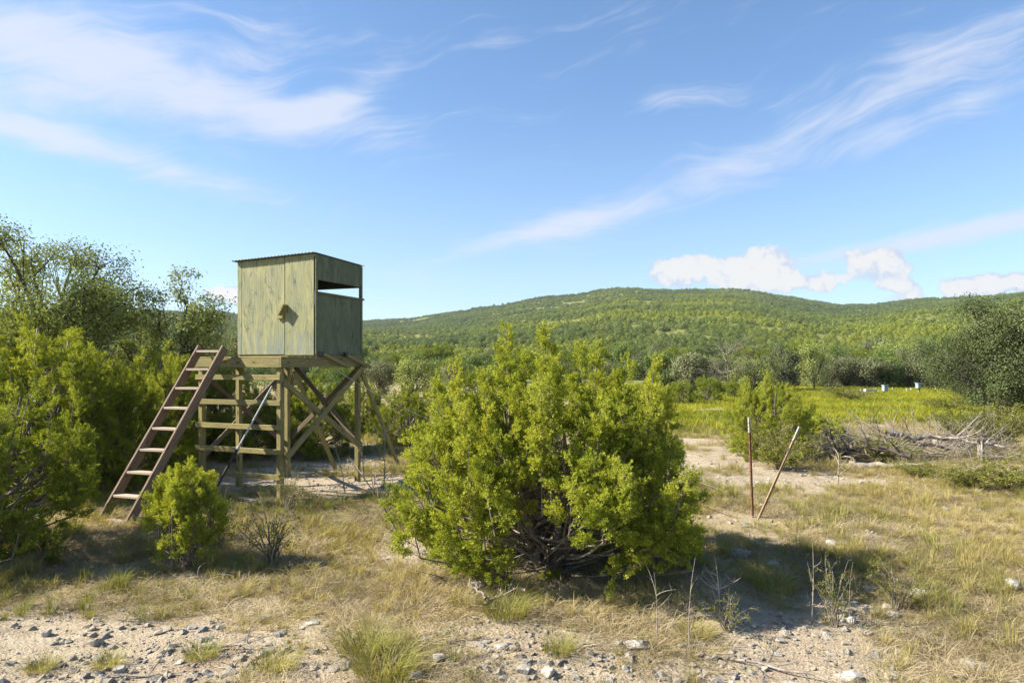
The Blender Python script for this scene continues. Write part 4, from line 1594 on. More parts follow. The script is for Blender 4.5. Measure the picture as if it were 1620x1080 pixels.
def sheet(name, pts_ab, thick, nrm, mat, bev=0.002, parent=None, label=None, centre=None):
    """plywood sheet: outline given as tower points on its outer face, thickness inward; local X along the wall, Z up"""
    par = parent or blind
    pts = [Vector(p) for p in pts_ab]
    c = centre or sum(pts, Vector()) / len(pts)
    xax = (UP.cross(Vector(nrm))).normalized()
    Mx = Matrix((xax, Vector(nrm).normalized(), UP)).transposed().to_4x4()
    # right handed: x cross y = z
    if xax.cross(Vector(nrm)).dot(UP) < 0:
        Mx = Matrix((-xax, Vector(nrm).normalized(), UP)).transposed().to_4x4()
    Mx.translation = c
    inv = Mx.inverted()
    bm = bmesh.new()
    loc = [inv @ p for p in pts]
    f0 = [bm.verts.new(p) for p in loc]
    f1 = [bm.verts.new(p - Vector((0, thick, 0))) for p in loc]
    bm.faces.new(f0)
    bm.faces.new(f1[::-1])
    n = len(pts)
    for k in range(n):
        bm.faces.new((f0[k], f0[(k + 1) % n], f1[(k + 1) % n], f1[k]))
    bmesh.ops.recalc_face_normals(bm, faces=bm.faces)
    if bev:
        bmesh.ops.bevel(bm, geom=bm.edges[:], offset=bev, segments=1, affect='EDGES')
    me = bpy.data.meshes.new(name)
    bm.to_mesh(me)
    bm.free()
    o = link(name, me, mat)
    o.parent = par
    pl = Vector(blind.location)
    o.matrix_local = Matrix.Translation(-pl) @ Mx
    if label:
        o['label'] = label
    return o


FA, FB = 0.0, W - 0.02           # extents along d1
BF, BB = PORCH, DP - 0.01        # extents along d2
t = 0.014
# window wall (faces n2), a = 0.0
SL0, SL1 = 3.515, 3.762
sheet('lower_panel', [tw(0, BF + 0.018, ZF), tw(0, BB, ZF), tw(0, BB, SL0), tw(0, BF + 0.018, SL0)], t, n2, M['ply_shaded'])
sheet('upper_panel', [tw(0, BF + 0.018, SL1), tw(0, BB, SL1), tw(0, BB, roof_z(0, BB)), tw(0, BF + 0.018, roof_z(0, BF))], t, n2, M['ply_shaded'])
sheet('window_sill', [tw(-0.035, BF + 0.03, SL0 - 0.002), tw(-0.035, BB + 0.03, SL0 - 0.012), tw(-0.035, BB + 0.03, SL0 + 0.026), tw(-0.035, BF + 0.03, SL0 + 0.036)], 0.075, n2, M['ply_shaded'])
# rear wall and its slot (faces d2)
sheet('rear_wall', [tw(0.016, BB, ZF), tw(FB - 0.016, BB, ZF), tw(FB - 0.016, BB, SL0 - 0.06), tw(0.016, BB, SL0 - 0.06)], t, d2, M['ply_shaded'])
sheet('rear_upper_panel', [tw(0.016, BB, SL1 - 0.01), tw(FB - 0.016, BB, SL1 - 0.01), tw(FB - 0.016, BB, roof_z(FB, BB)), tw(0.016, BB, roof_z(0, BB))], t, d2, M['ply_shaded'])
# left wall (faces d1)
sheet('side_wall', [tw(FB, BF + 0.018, ZF), tw(FB, BB, ZF), tw(FB, BB, roof_z(FB, BB)), tw(FB, BF + 0.018, roof_z(FB, BF))], t, d1, M['ply'])
# door side (faces n1): a panel with a joint near its left end, and the hinged door on the right
DG = 0.70                        # where the door meets the panel
JT = W - 0.115
ZDOOR = ZF - 0.012


def fr(a, z, off=0.0):
    return tw(a, BF - off, z)


sheet('corner_panel', [fr(JT + 0.002, ZF, 0.004), fr(FB + 0.004, ZF, 0.004), fr(FB + 0.004, roof_z(FB, BF), 0.004), fr(JT + 0.002, roof_z(JT, BF), 0.004)], 0.018, n1, M['ply'], centre=fr((JT + DG) / 2 + 0.2, 3.3))
sheet('front_panel', [fr(DG + 0.004, ZF, 0.002), fr(JT - 0.002, ZF, 0.002), fr(JT - 0.002, roof_z(JT, BF), 0.002), fr(DG + 0.004, roof_z(DG, BF), 0.002)], 0.016, n1, M['ply'], centre=fr(DG + 0.5, 3.3))
door = sheet('door', [fr(0.045, ZDOOR, 0.012), fr(DG - 0.014, ZDOOR, 0.010), fr(DG - 0.014, 4.155, 0.010), fr(0.045, 4.168, 0.012)], 0.016, n1, M['ply'], centre=fr(0.4, 3.3))
sheet('header_board', [fr(0.0, 4.172, 0.002), fr(DG - 0.006, 4.158, 0.002), fr(DG - 0.006, roof_z(DG, BF), 0.002), fr(0.0, roof_z(0, BF), 0.002)], 0.016, n1, M['ply'])
bl('corner_trim', tw(-0.006, BF - 0.006, ZF), tw(-0.006, BF - 0.006, 4.215), 0.024, 0.036, M['ply_shaded'], n2)
bl('corner_trim', tw(0.012, BB - 0.03, ZF), tw(0.012, BB - 0.03, 4.17), 0.05, 0.06, M['ply_shaded'], n2, bev=0.002)
# interior studs seen through the slot
bl('stud', tw(0.04, BF + 0.05, ZF), tw(0.04, BF + 0.05, 4.15), 0.038, 0.06, M['joist'], n2)
bl('stud', tw(W - 0.08, BB - 0.05, ZF), tw(W - 0.08, BB - 0.05, 4.1), 0.05, 0.09, M['joist'], n2)


def child_board(name, parent, p0, p1, w, h, mat, face, bev=0.002):
    o = board(name, p0, p1, w, h, mat, blind, face, bev)
    ml = o.matrix_local.copy()
    o.parent = parent
    o.matrix_parent_inverse = Matrix()
    o.matrix_local = parent.matrix_local.inverted() @ ml
    return o


for z in (4.10, 3.70, 3.13, 2.62):
    child_board('hinge', door, fr(0.046, z - 0.035, 0.020), fr(0.046, z + 0.035, 0.020), 0.014, 0.028, M['black'], n1)
# turn button latch, a wedge of 2x4 hanging askew over the door gap
latch = bl('latch_block', fr(DG - 0.070, 3.33, 0.068), fr(DG + 0.055, 3.14, 0.068), 0.115, 0.034, M['treated'], n1, bev=0.003)
bl('latch_block', fr(DG + 0.005, 3.105, 0.03), fr(DG + 0.14, 3.085, 0.03), 0.035, 0.035, M['treated'], n1, bev=0.003)


# corrugated roof
def build_roof():
    cols = 150
    rows = 4
    a0, a1 = -0.035, W + 0.055
    b0, b1 = BF - 0.080, BB + 0.03
    V = []
    for j in range(rows + 1):
        b = b0 + (b1 - b0) * j / rows
        for i in range(cols + 1):
            a = a0 + (a1 - a0) * i / cols
            z = roof_z(a, b) + 0.016 + 0.009 * math.sin(a / 0.076 * 2 * math.pi)
            V.append(tw(a, b, z) - Vector(blind.location))
    top = len(V)
    V += [v - Vector((0, 0, 0.003)) for v in V]
    Fq = []
    w = cols + 1
    for j in range(rows):
        for i in range(cols):
            q = j * w + i
            Fq.append((q, q + 1, q + w + 1, q + w))
            Fq.append((top + q, top + q + w, top + q + w + 1, top + q + 1))
    for i in range(cols):
        Fq.append((i, top + i, top + i + 1, i + 1))
        q = rows * w + i
        Fq.append((q, q + 1, top + q + 1, top + q))
    for j in range(rows):
        q = j * w
        Fq.append((q, q + w, top + q + w, top + q))
        q = j * w + cols
        Fq.append((q, top + q, top + q + w, q + w))
    me = mesh_np('roof', np.array([tuple(v) for v in V]), np.array(Fq), smooth=False)
    return link('roof', me, M['metal_roof'], blind)


build_roof()

# ------------------------------------------------------------------ ladder
FL, TL = Vector((-5.93, 9.7, gzf(-5.93, 9.7) - 0.02)), Vector((-5.38, 11.7, 2.58))
wd = Vector((0.958, -0.287, 0)).normalized()
along = (TL - FL).normalized()
lad = thing('wooden_ladder', 'reddish brown home-made wooden ladder with pale flat treads leaning against the blind platform', 'ladder', FL)
back = along.cross(wd)
if back.y < 0:
    back = -back
back.normalize()       # away from the climber, down under the ladder
LW = 0.50
for s in (0.0, LW):
    p0 = FL + wd * s + back * 0.07
    p1 = TL + wd * s + back * 0.07
    board('stringer', p0, p1, 0.040, 0.150, M['ladder'], lad, wd)
zs = [0.03] + [0.34 + 0.305 * k for k in range(8)]
for k, z in enumerate(zs):
    f = (z - FL.z) / (TL.z - FL.z)
    c = FL + (TL - FL) * f
    fw = Vector((wd.y, -wd.x, 0))
    if fw.dot(Vector((TL.x - FL.x, TL.y - FL.y, 0))) < 0:
        fw = -fw
    a = c + wd * 0.022 + fw * 0.075
    b = c + wd * (LW - 0.022) + fw * 0.075 + UP * random.uniform(-0.006, 0.006)
    board('tread', a, b, 0.036, 0.135, M['tread'], lad, UP)

# ------------------------------------------------------------------ tube and small things near the tower
p_foot = Vector((-4.90, 10.95, gzf(-4.90, 10.95)))
p_top = Vector((-3.93, 11.18, 1.90))
ax = (p_top - p_foot)
pole = thing('metal_pole', 'thin black and silver metal pole leaning on the rails of the blind', 'pole', p_foot)
T = Tubes(8)
T.add([(0, 0, 0), ax * 0.48], [0.022, 0.022])
link('lower_tube', T.mesh('tube'), M['black'], pole)
T = Tubes(8)
T.add([ax * 0.46, ax], [0.015, 0.015])
link('upper_tube', T.mesh('tube'), M['steel'], pole)
T = Tubes(8)
T.add([ax * 0.465, ax * 0.49], [0.028, 0.028])
link('collar', T.mesh('tube'), M['steel'], pole)

xx, D = at(398, 795)
pk = thing('plank', 'short pale plank lying on the ground by the near post of the blind', 'plank', (xx, D, gzf(xx, D)))
board('plank_body', (xx - 0.25, D + 0.1, gzf(xx, D) + 0.05), (xx + 0.25, D - 0.1, gzf(xx, D) + 0.03), 0.04, 0.13, M['tread'], pk, UP)

r0 = tw(-0.02, 1.35, 2.19)
r1 = Vector((-0.9, 13.0, 0.95))
tt = np.linspace(0, 1, 14)[:, None]
pts = np.array(r0) * (1 - tt) + np.array(r1) * tt
pts[:, 2] -= 0.10 * np.sin(np.pi * tt[:, 0])
T = Tubes(5)
T.add(pts, 0.006)
tag(link('rope', T.mesh('rope'), M['rope']), 'pale thin rope running from the blind platform down into the big bushy juniper', 'rope')


# ------------------------------------------------------------------ steel fence posts
def t_post(foot, top, label, mat, studs, tiplen=0.22, n=26, roll=0.0):
    foot, top = Vector(foot), Vector(top)
    t = thing('steel_post', label, 'fence post', foot, group='steel fence posts')
    L = (top - foot).length
    axz = (top - foot).normalized()
    q = axz.to_track_quat('Z', 'Y') @ Matrix.Rotation(roll, 3, 'Z').to_quaternion()

    def part(nm, z0, z1, m, grow=0.0):
        bm = bmesh.new()
        g_ = 0.004 + grow
        prof = [(-0.019 - grow, -g_), (0.019 + grow, -g_), (0.019 + grow, g_), (g_, g_), (g_, 0.026 + grow), (-g_, 0.026 + grow), (-g_, g_), (-0.019 - grow, g_)]
        a = [bm.verts.new((p[0], p[1], z0)) for p in prof]
        b = [bm.verts.new((p[0], p[1], z1)) for p in prof]
        k = len(prof)
        for i in range(k):
            bm.faces.new((a[i], a[(i + 1) % k], b[(i + 1) % k], b[i]))
        bm.faces.new(a[::-1])
        bm.faces.new(b)
        me = bpy.data.meshes.new(nm)
        bm.to_mesh(me)
        bm.free()
        o = link(nm, me, m, t)
        o.rotation_mode = 'QUATERNION'
        o.rotation_quaternion = q
        return o
    part('shaft', -0.05, L - tiplen, mat)
    part('painted_tip', L - tiplen, L, M['white_tip'], 0.0008)
    sm = board_mesh(0.010, 0.010, 0.014, 0.0015)
    sm.materials.append(studs)
    for k in range(n):
        o = bpy.data.objects.new('stud', sm)
        C.objects.link(o)
        o.parent = t
        p = Vector((0.0, -0.009, 0.12 + k * (L - 0.16) / n))
        o.rotation_mode = 'QUATERNION'
        o.rotation_quaternion = q
        o.location = q @ p
    return t


xx, D = at(1190, 822)
t_post((xx, D, gzf(xx, D)), ((1184 - 810) / 1080 * D, D, EYE - (660 - HORIZON) / 1080 * D), 'nearly upright rusty steel fence post with a white tip', M['rusty'], M['rusty'])
xx, D = at(1200, 824)
D2 = D + 0.15
t_post((xx, D, gzf(xx, D)), ((1265 - 810) / 1080 * D2, D2, EYE - (675 - HORIZON) / 1080 * D2), 'leaning brown steel fence post with a white tip, right of the upright one', M['brown_steel'], M['rusty'], roll=0.6)

# wires
T = Tubes(4)
pa = [(1060, 742, 10.6), (1105, 762, 10.4), (1142, 775, 10.3)]
T.add([((p[0] - 810) / 1080 * p[2], p[2], EYE - (p[1] - HORIZON) / 1080 * p[2]) for p in pa], 0.004)
tag(link('fence_wire', T.mesh('wire'), M['wire']), 'short pale wire coming out of the big juniper, upper of two', 'wire')
T = Tubes(4)
pa = [(1070, 785, 9.7), (1102, 797, 9.7), (1135, 809, 9.75), (1168, 820, 9.9)]
P3 = [np.array(((p[0] - 810) / 1080 * p[2], p[2], EYE - (p[1] - HORIZON) / 1080 * p[2])) for p in pa]
T.add(P3, 0.004)
for k in range(9):
    c = P3[0] + (P3[3] - P3[0]) * k / 8
    T.add([c + np.array([-0.012, 0, 0.018]), c + np.array([0.012, 0, -0.018])], 0.0025)
    T.add([c + np.array([0.012, 0, 0.018]), c + np.array([-0.012, 0, -0.018])], 0.0025)
tag(link('barbed_wire', T.mesh('wire'), M['rusty']), 'rusty barbed wire sagging from the big juniper toward the steel posts', 'wire')

# ------------------------------------------------------------------ meadow furniture
def feeder(px, py, D, w, h, leg, label, legs=1, lean=0.0):
    x = (px - 810) / 1080 * D
    z0 = gzf(x, D)
    t = thing('feeder_box', label, 'feeder', (x, D, z0), lean, 'feeder boxes in the meadow')
    bm_ = board_mesh(w, w * 0.8, h, 0.02)
    link('box', bm_, M['pale_metal'], t, (0, 0, leg + h / 2))
    link('lid', board_mesh(w * 1.2, w, 0.04, 0.01), M['pale_metal'], t, (0, 0, leg + h + 0.021), (0, 0.06, 0))
    if legs == 1:
        link('leg', board_mesh(0.10, 0.10, leg, 0.005), M['treated'], t, (0.05, 0, leg / 2))
    else:
        lm = board_mesh(0.04, 0.04, leg, 0.004)
        for a in (-1, 1):
            for b in (-1, 1):
                link('leg', lm, M['black'], t, (a * w * 0.35, b * w * 0.3, leg / 2))
    return t


feeder(1400, 620, 46, 0.31, 0.38, 0.30, 'pale grey feeder box on short dark legs, left of two across the meadow', 4, 0.2)
feeder(1453, 622, 46, 0.31, 0.34, 0.50, 'pale grey feeder box on a single tall yellowish post, right of two', 1, 0.3)
xx = (1376 - 810) / 1080 * 46
tr = thing('trough', 'low white trough in the yellow weeds left of the feeder boxes', 'trough', (xx, 46, gzf(xx, 46) + 0.12))


def open_box(L, w, h, th):
    bm = bmesh.new()
    bmesh.ops.create_cube(bm, size=1)
    for v in bm.verts:
        v.co = Vector((v.co.x * L, v.co.y * w, v.co.z * h + h / 2))
        if v.co.z < h * 0.5:
            v.co.x *= 0.9
            v.co.y *= 0.85
    topf = max(bm.faces, key=lambda f: f.calc_center_median().z)
    r = bmesh.ops.inset_individual(bm, faces=[topf], thickness=th)
    r2 = bmesh.ops.extrude_face_region(bm, geom=[topf])
    for v in [e for e in r2['geom'] if isinstance(e, bmesh.types.BMVert)]:
        v.co.z -= h * 0.7
    bmesh.ops.delete(bm, geom=[topf], context='FACES')
    bmesh.ops.recalc_face_normals(bm, faces=bm.faces)
    me = bpy.data.meshes.new('open_box')
    bm.to_mesh(me)
    bm.free()
    return me


link('basin', open_box(0.7, 0.4, 0.34, 0.05), M['white_paint'], tr)
SL_ = ['small white stake in the yellow weeds just left of the trough', 'small white stake between the trough and the left feeder box', 'small white stake right beside the left feeder box',
       'small white stake midway between the two feeder boxes', 'small white stake nearest to the left of the single-post feeder', 'small white stake right of the single-post feeder',
       'small white stake farthest right in the yellow weeds']
for k, (px, py) in enumerate(((1362, 622), (1386, 626), (1412, 624), (1434, 623), (1441, 622), (1480, 621), (1494, 622))):
    D = 48 + (k % 3)
    x = (px - 810) / 1080 * D
    m_ = board_mesh(0.09, 0.05, 0.42, 0.01)
    o = link('marker_stake', m_, M['white_paint'], loc=(x, D, gzf(x, D) + 0.21), rot=(0, 0, 0.3 * k))
    tag(o, SL_[k], 'stake', 'white stakes in the meadow')

# pale washed bank at the meadow corner
xx = (1125 - 810) / 1080 * 30
me = rock_mesh(610, 26, 0.22, 1.1, sub=1)
tag(link('limestone_ledge', me, M['rock'], loc=(xx, 30, gzf(xx, 30) + 0.1), rot=(0, 0, 0.4), scale=(1.2, 0.6, 0.8)), 'pale washed limestone bank in the shade under the dark juniper at the meadow corner', 'rock ledge')


# ------------------------------------------------------------------ leafy shrubs
def shrub(seed, H, Rr, stems=14, leaf=0.035, n=60, open_=0.5):
    g = np.random.default_rng(seed)
    T = Tubes(4)
    lc, ld, lt = [], [], []
    for k in range(stems):
        a = g.random() * 6.28
        r = Rr * g.uniform(0.2, 1.0)
        e = np.array([math.cos(a) * r, math.sin(a) * r, H * g.uniform(0.45, 1.0) * (1 - 0.3 * r / Rr)])
        p = bez([g.normal(0, 0.03), g.normal(0, 0.03), -0.03], [e[0] * 0.25, e[1] * 0.25, e[2] * 0.6], e, 7)
        p[1:-1] += g.normal(0, 0.012, (5, 3))
        T.add(p, np.linspace(0.011, 0.003, 7) * max(0.5, H))
        for q in range(5):
            s0 = p[g.integers(2, 7)]
            w = norm(g.normal(size=3) + np.array([math.cos(a), math.sin(a), 0.7]))
            e1 = s0 + w * Rr * g.uniform(0.15, 0.4)
            T.add([s0, (s0 + e1) / 2 + g.normal(0, 0.01, 3), e1], [0.004, 0.003, 0.0015])
            m = int(n / 5 * g.uniform(0.5, 1.5))
            u = g.random((m, 1))
            lc.append(s0 + (e1 - s0) * (open_ + (1.1 - open_) * u) + g.normal(0, 0.022, (m, 3)))
            ld.append(norm(w + g.normal(0, 0.8, (m, 3))))
            lt.append(0.5 + g.normal(0, 0.1) + g.normal(0, 0.18, m))
    lc, ld, lt = np.concatenate(lc), np.concatenate(ld), np.concatenate(lt)
    m = len(lc)
    v, f = leaves(lc, ld, leaf * g.uniform(0.6, 1.3, m), leaf * 0.5, g, 0.1)
    return mesh_np('shrub_leaves', v, f, tint=lt), T.mesh('shrub_stems')


def put_shrub(ms, mat, px, py, label, scale=1.0, rz=0.0, group=None, stem=None, D=None, name='leafy_shrub'):
    x, D = at(px, py, D)
    t = thing(name, label, 'shrub', (x, D, gzf(x, D)), rz, group, scale)
    link('foliage', ms[0], mat, t)
    tag(link('stems', ms[1], stem or M['bark'], t), kind='stuff')
    return t


sA = shrub(81, 1.0, 0.55, 16, 0.032, 60, 0.3)
sB = shrub(82, 0.9, 0.75, 34, 0.042, 130, 0.1)
put_shrub(sA, M['shrub'], 430, 890, 'thin twiggy shrub with sparse small leaves in front of the near post of the blind', (0.85, 0.85, 1.0), 0.3)
put_shrub(sA, M['rust'], 458, 815, 'dry reddish twiggy bush at the near post of the blind', (0.6, 0.6, 0.8), 1.3, D=10.6)
put_shrub(sA, M['rust'], 345, 865, 'dry brown weedy bush right of the small young juniper', (0.7, 0.7, 0.85), 2.3)
SG = 'leafy shrubs at the right of the brush pile'
put_shrub(sB, M['shrub'], 1515, 730, 'yellow-green leafy shrub behind the fallen trunk', (1.2, 1.2, 1.15), 0.3, SG, D=18)
put_shrub(sB, M['shrub'], 1580, 738, 'yellow-green leafy shrub behind the pale broken stump', (1.3, 1.3, 1.2), 1.3, SG, D=17.5)
put_shrub(sB, M['oak_green'], 1455, 790, 'darker leafy bush growing in front of the fallen trunk', (0.7, 0.7, 0.42), 2.3, SG, D=13.6)
put_shrub(sB, M['oak_green'], 1530, 800, 'dark green weedy bush at the right below the pale stump', (0.9, 0.9, 0.6), 3.3, SG, D=12.4)
put_shrub(sB, M['oak_green'], 1600, 800, 'dark green weedy bush cut by the right edge', (1.1, 1.1, 0.7), 4.3, SG, D=12.0)
put_shrub(sB, M['oak_grey'], 1232, 750, 'grey-green leafy shrub in front of the cone-shaped juniper', (1.1, 1.1, 1.0), 5.3, D=14.6)
put_shrub(sB, M['shrub'], 1395, 730, 'leafy weeds sprouting through the brush pile', (1.0, 1.0, 0.8), 0.9, SG, D=15.5)
put_shrub(sB, M['oak_grey'], 1340, 640, 'low grey-green bush at the left part of the yellow meadow', (2.2, 2.2, 1.1), 0.9, D=38)
put_shrub(sB, M['oak_grey'], 1498, 650, 'low grey bush at the right part of the yellow meadow', (1.4, 1.4, 0.9), 1.9, D=30)
put_shrub(sB, M['oak_grey'], 1600, 680, 'grey-green brush below the big live oak at the right edge', (2.2, 2.2, 1.2), 2.9, D=22)
put_shrub(sA, M['grass_own'], 1320, 985, 'clump of tall thin stalks with seed heads in front of the juniper shadow', (0.42, 0.42, 0.7), 0.9, name='weed_clump')
put_shrub(sA, M['grass_own'], 1150, 1000, 'straggly pale weed clump left of the tall thin stalks', (0.5, 0.5, 0.42), 1.9, name='weed_clump')
put_shrub(sA, M['rust'], 1420, 960, 'dry grey bush left of the white limestone boulder', (0.55, 0.55, 0.55), 2.9, name='weed_clump')
gcl = [tuft_mesh(330 + k, 380, 0.30, 0.26, 0.0060, M['grass_own'], 1.2) for k in range(3)]
for k, (px, py, s_, lab) in enumerate(((612, 1070, 0.8, 'big olive grass clump at the bottom edge left of centre'),
                                       (578, 1035, 0.75, 'olive grass clump just behind the big one at the bottom edge'),
                                       (170, 1048, 0.42, 'small lone grass clump on the bare soil at the lower left'),
                                       (65, 1052, 0.38, 'smallest grass clump at the lower left corner'),
                                       (318, 1035, 0.45, 'small olive grass clump beside the long grey stick'),
                                       (435, 1062, 0.55, 'loose grass clump at the bottom between two sticks'),
                                       (885, 1035, 0.45, 'slender grass clump above the bright white rounded rock'),
                                       (800, 985, 0.70, 'tan grass clump in front of the stick pile'),
                                       (1225, 930, 0.75, 'green grass clump standing in the juniper shadow'),
                                       (1195, 915, 0.55, 'shaded grass clump left of the green one in the juniper shadow'),
                                       (1370, 905, 0.55, 'green grass clump at the far tip of the juniper shadow'),
                                       (1100, 1010, 0.5, 'pale grass clump behind the bare dark stem'))):
    x, D = at(px, py)
    tag(link('grass_clump', gcl[k % 3], loc=(x, D, gzf(x, D)), rot=(0, 0, k * 1.1), scale=s_), lab, 'grass clump', 'separate grass clumps')


# ------------------------------------------------------------------ dead wood
def dead_branch(seed, L, th, n=7, sub=3, arch=0.15, wild=0.4):
    """a branch lying along local X with side branches"""
    g = np.random.default_rng(seed)
    T = Tubes(6)
    p = bez([-L / 2, 0, th], [0, g.normal(0, 0.1) * L, arch * L], [L / 2, g.normal(0, 0.1) * L, th * 1.5], 9)
    p[1:-1] += g.normal(0, 0.02 * L, (7, 3)) * 0.7
    p[:, 2] = np.maximum(p[:, 2], th * 0.4)
    T.add(p, np.linspace(th, th * 0.35, 9))
    for k in range(n):
        s0 = p[g.integers(1, 8)]
        w = norm(np.array([0.7, 0, 0.35]) + g.normal(0, wild * 1.6, 3))
        w[2] = abs(w[2])
        e = s0 + w * L * g.uniform(0.2, 0.5)
        q = bez(s0, (s0 + e) / 2 + g.normal(0, 0.05 * L, 3), e, 6)
        q[:, 2] = np.maximum(q[:, 2], 0.005)
        T.add(q, np.linspace(th * 0.45, th * 0.08, 6))
        for j in range(sub):
            s1 = q[g.integers(2, 6)]
            w1 = norm(w + g.normal(0, 0.6, 3))
            e1 = s1 + w1 * L * g.uniform(0.08, 0.22)
            e1[2] = max(e1[2], 0.004)
            T.add([s1, (s1 + e1) / 2 + g.normal(0, 0.01 * L, 3), e1], [th * 0.16, th * 0.1, th * 0.04])
    return T.mesh('dead_branch')


def put_dead(me, px, py, label, rz=0.0, scale=1.0, mat='deadwood', D=None, lift=0.0, name='dead_branch', cat='dead branch', group=None, tilt=(0, 0)):
    x, D = at(px, py, D)
    o = link(name, me, M[mat], loc=(x, D, gzf(x, D) + lift), rot=(tilt[0], tilt[1], rz), scale=scale)
    return tag(o, label, cat, group)


DGp = 'dead wood of the brush pile'
dbs = [dead_branch(700 + k, 1.8, 0.035, 10, 6, 0.22, 0.55) for k in range(4)]
dthin = [dead_branch(720 + k, 1.5, 0.014, 12, 7, 0.30, 0.6) for k in range(3)]
put_dead(dead_branch(730, 2.6, 0.085, 3, 1, 0.06, 0.3), 1495, 728, 'long dark fallen trunk sloping down to the right over the brush pile', -0.12, 1.0, D=16.0, lift=0.35, name='fallen_trunk', cat='fallen trunk', group=DGp, tilt=(0, 0.12))
put_dead(dead_branch(731, 1.5, 0.095, 1, 1, 0.03, 0.3), 1404, 748, 'thick bleached log lying in front of the brush pile', -0.35, 1.0, 'twig', D=14.6, name='fallen_trunk', cat='fallen trunk', group=DGp)
for k, (px, Dd, rz, m_, lab, mt, lf) in enumerate((
        (1330, 16.2, 0.4, dbs[0], 'grey dead branch at the left end of the brush pile', 'deadwood', 0.0),
        (1372, 15.6, 2.4, dbs[1], 'tangled dead branch in the dark heart of the brush pile', 'deadwood', 0.0),
        (1402, 16.2, 1.2, dbs[2], 'dead branch sticking up just right of the brush pile heart', 'deadwood', 0.15),
        (1432, 16.4, 2.8, dbs[3], 'dark dead branch arching over the middle of the brush pile', 'bark_dark', 0.25),
        (1460, 16.6, 0.1, dbs[0], 'dead branch beneath the upper end of the fallen trunk', 'deadwood', 0.1),
        (1350, 16.8, 3.3, dthin[0], 'spray of fine grey twigs behind the left part of the brush pile', 'deadwood', 0.1),
        (1300, 16.0, 2.9, dthin[1], 'low spray of grey twigs against the cone-shaped juniper', 'deadwood', 0.0),
        (1420, 17.2, 0.6, dthin[2], 'tall spray of fine twigs behind the middle of the brush pile', 'deadwood', 0.25),
        (1480, 17.0, 2.2, dthin[0], 'fine pale twigs rising behind the fallen trunk', 'twig', 0.3),
        (1560, 15.6, 0.2, dthin[1], 'long pale curved twigs reaching right from the broken stump', 'twig', 0.35),
        (1590, 14.4, 2.6, dthin[2], 'pale twigs in the weeds at the far right of the brush pile', 'twig', 0.1),
        (1385, 16.6, 1.9, dthin[1], 'fine twigs poking out of the top of the brush pile', 'deadwood', 0.3))):
    put_dead(m_, px, 0, lab, rz, 1.0, mt, D=Dd, lift=lf, group=DGp)
def build_tangle():
    g = np.random.default_rng(745)
    T = Tubes(3)
    for k in range(700):
        px = 1255 + 340 * g.random() ** 0.9
        D = 15.3 + 2.4 * g.random()
        hmax = 0.30 + 0.45 * math.exp(-((px - 1385) / 70) ** 2) + 0.18 * math.exp(-((px - 1300) / 50) ** 2)
        x = (px - 810) / 1080 * D
        z = gzf(x, D) + hmax * g.random() ** 1.3
        L = g.uniform(0.25, 0.95)
        a = g.random() * 6.28
        w = np.array([math.cos(a), math.sin(a) * 0.7, g.normal(0.25, 0.45)])
        p0 = np.array([x, D, z])
        p2 = p0 + w * L
        p2[2] = max(p2[2], z * 0.5)
        r = g.uniform(0.003, 0.009)
        T.add(bez(p0, (p0 + p2) / 2 + g.normal(0, 0.09, 3), p2, 5), np.linspace(r, r * 0.3, 5))
    tag(link('brush_twigs', T.mesh('brush_twigs'), M['brush']), 'tangle of fine grey dead twigs filling the brush pile', 'brush', kind='stuff')


build_tangle()
for k, (px, Dd, rz, lab) in enumerate(((1345, 16.0, 0.7, 'thick dark limb buried in the left half of the brush pile'), (1415, 16.3, -0.5, 'thick dark limb crossing under the fallen trunk'), (1385, 15.2, 2.2, 'dark split limb at the front of the brush pile heart'))):
    put_dead(dead_branch(736 + k, 1.5, 0.06, 5, 2, 0.16, 0.5), px, 0, lab, rz, 1.0, 'bark_dark' if k != 1 else 'bark', D=Dd, lift=0.08 + 0.07 * k, group=DGp)
# broken stump
st = Tubes(7)
g = np.random.default_rng(750)
for k in range(7):
    a = k * 0.9
    st.add(bez([math.cos(a) * 0.05, math.sin(a) * 0.05, -0.05], [math.cos(a) * 0.05, math.sin(a) * 0.05, 0.4], [math.cos(a) * 0.07, math.sin(a) * 0.07, g.uniform(0.45, 0.8)], 5), [0.05, 0.04, 0.035, 0.028, 0.010])
xx = (1552 - 810) / 1080 * 15.8
tag(link('broken_stump', st.mesh('stump'), M['deadwood'], loc=(xx, 15.8, gzf(xx, 15.8)), scale=0.8), 'weathered splintered stump standing upright at the right end of the fallen trunk', 'stump')
# forked pale branch standing in the grass
put_dead(dead_tree(752, 0.62, 0.40, 0.020, 6, 1, 5), 1325, 765, 'small pale forked dead branch standing in the grass below the brush pile', 0.5, 1.0, 'twig', name='forked_branch')
put_dead(dead_tree(753, 0.55, 0.20, 0.007, 5, 2, 4), 1038, 1012, 'thin pale dead stalk with a forked top beside the long brown slab', 0.5, 1.0, 'twig', name='dead_stalk', cat='dead stalk')
put_dead(dead_tree(754, 0.60, 0.28, 0.011, 8, 3, 4), 1140, 985, 'pale branching dead twig in front of the juniper shadow', 1.5, 1.0, 'twig', name='dead_stalk', cat='dead stalk')
for k, (px, py, h, lab) in enumerate(((1283, 975, 0.75, 'tallest of the thin dry stalks before the juniper shadow'), (1308, 975, 0.62, 'thin dry stalk bending right, next to the tallest'), (1345, 972, 0.52, 'rightmost short dry stalk before the juniper shadow'), (1093, 1045, 0.8, 'bare dark stem rising at the bottom right of centre'))):
    put_dead(dead_tree(760 + k, h, 0.10, 0.006, 3, 1, 4), px, py, lab, k, 1.0, 'twig', name='dry_stalk', cat='dry stalk')
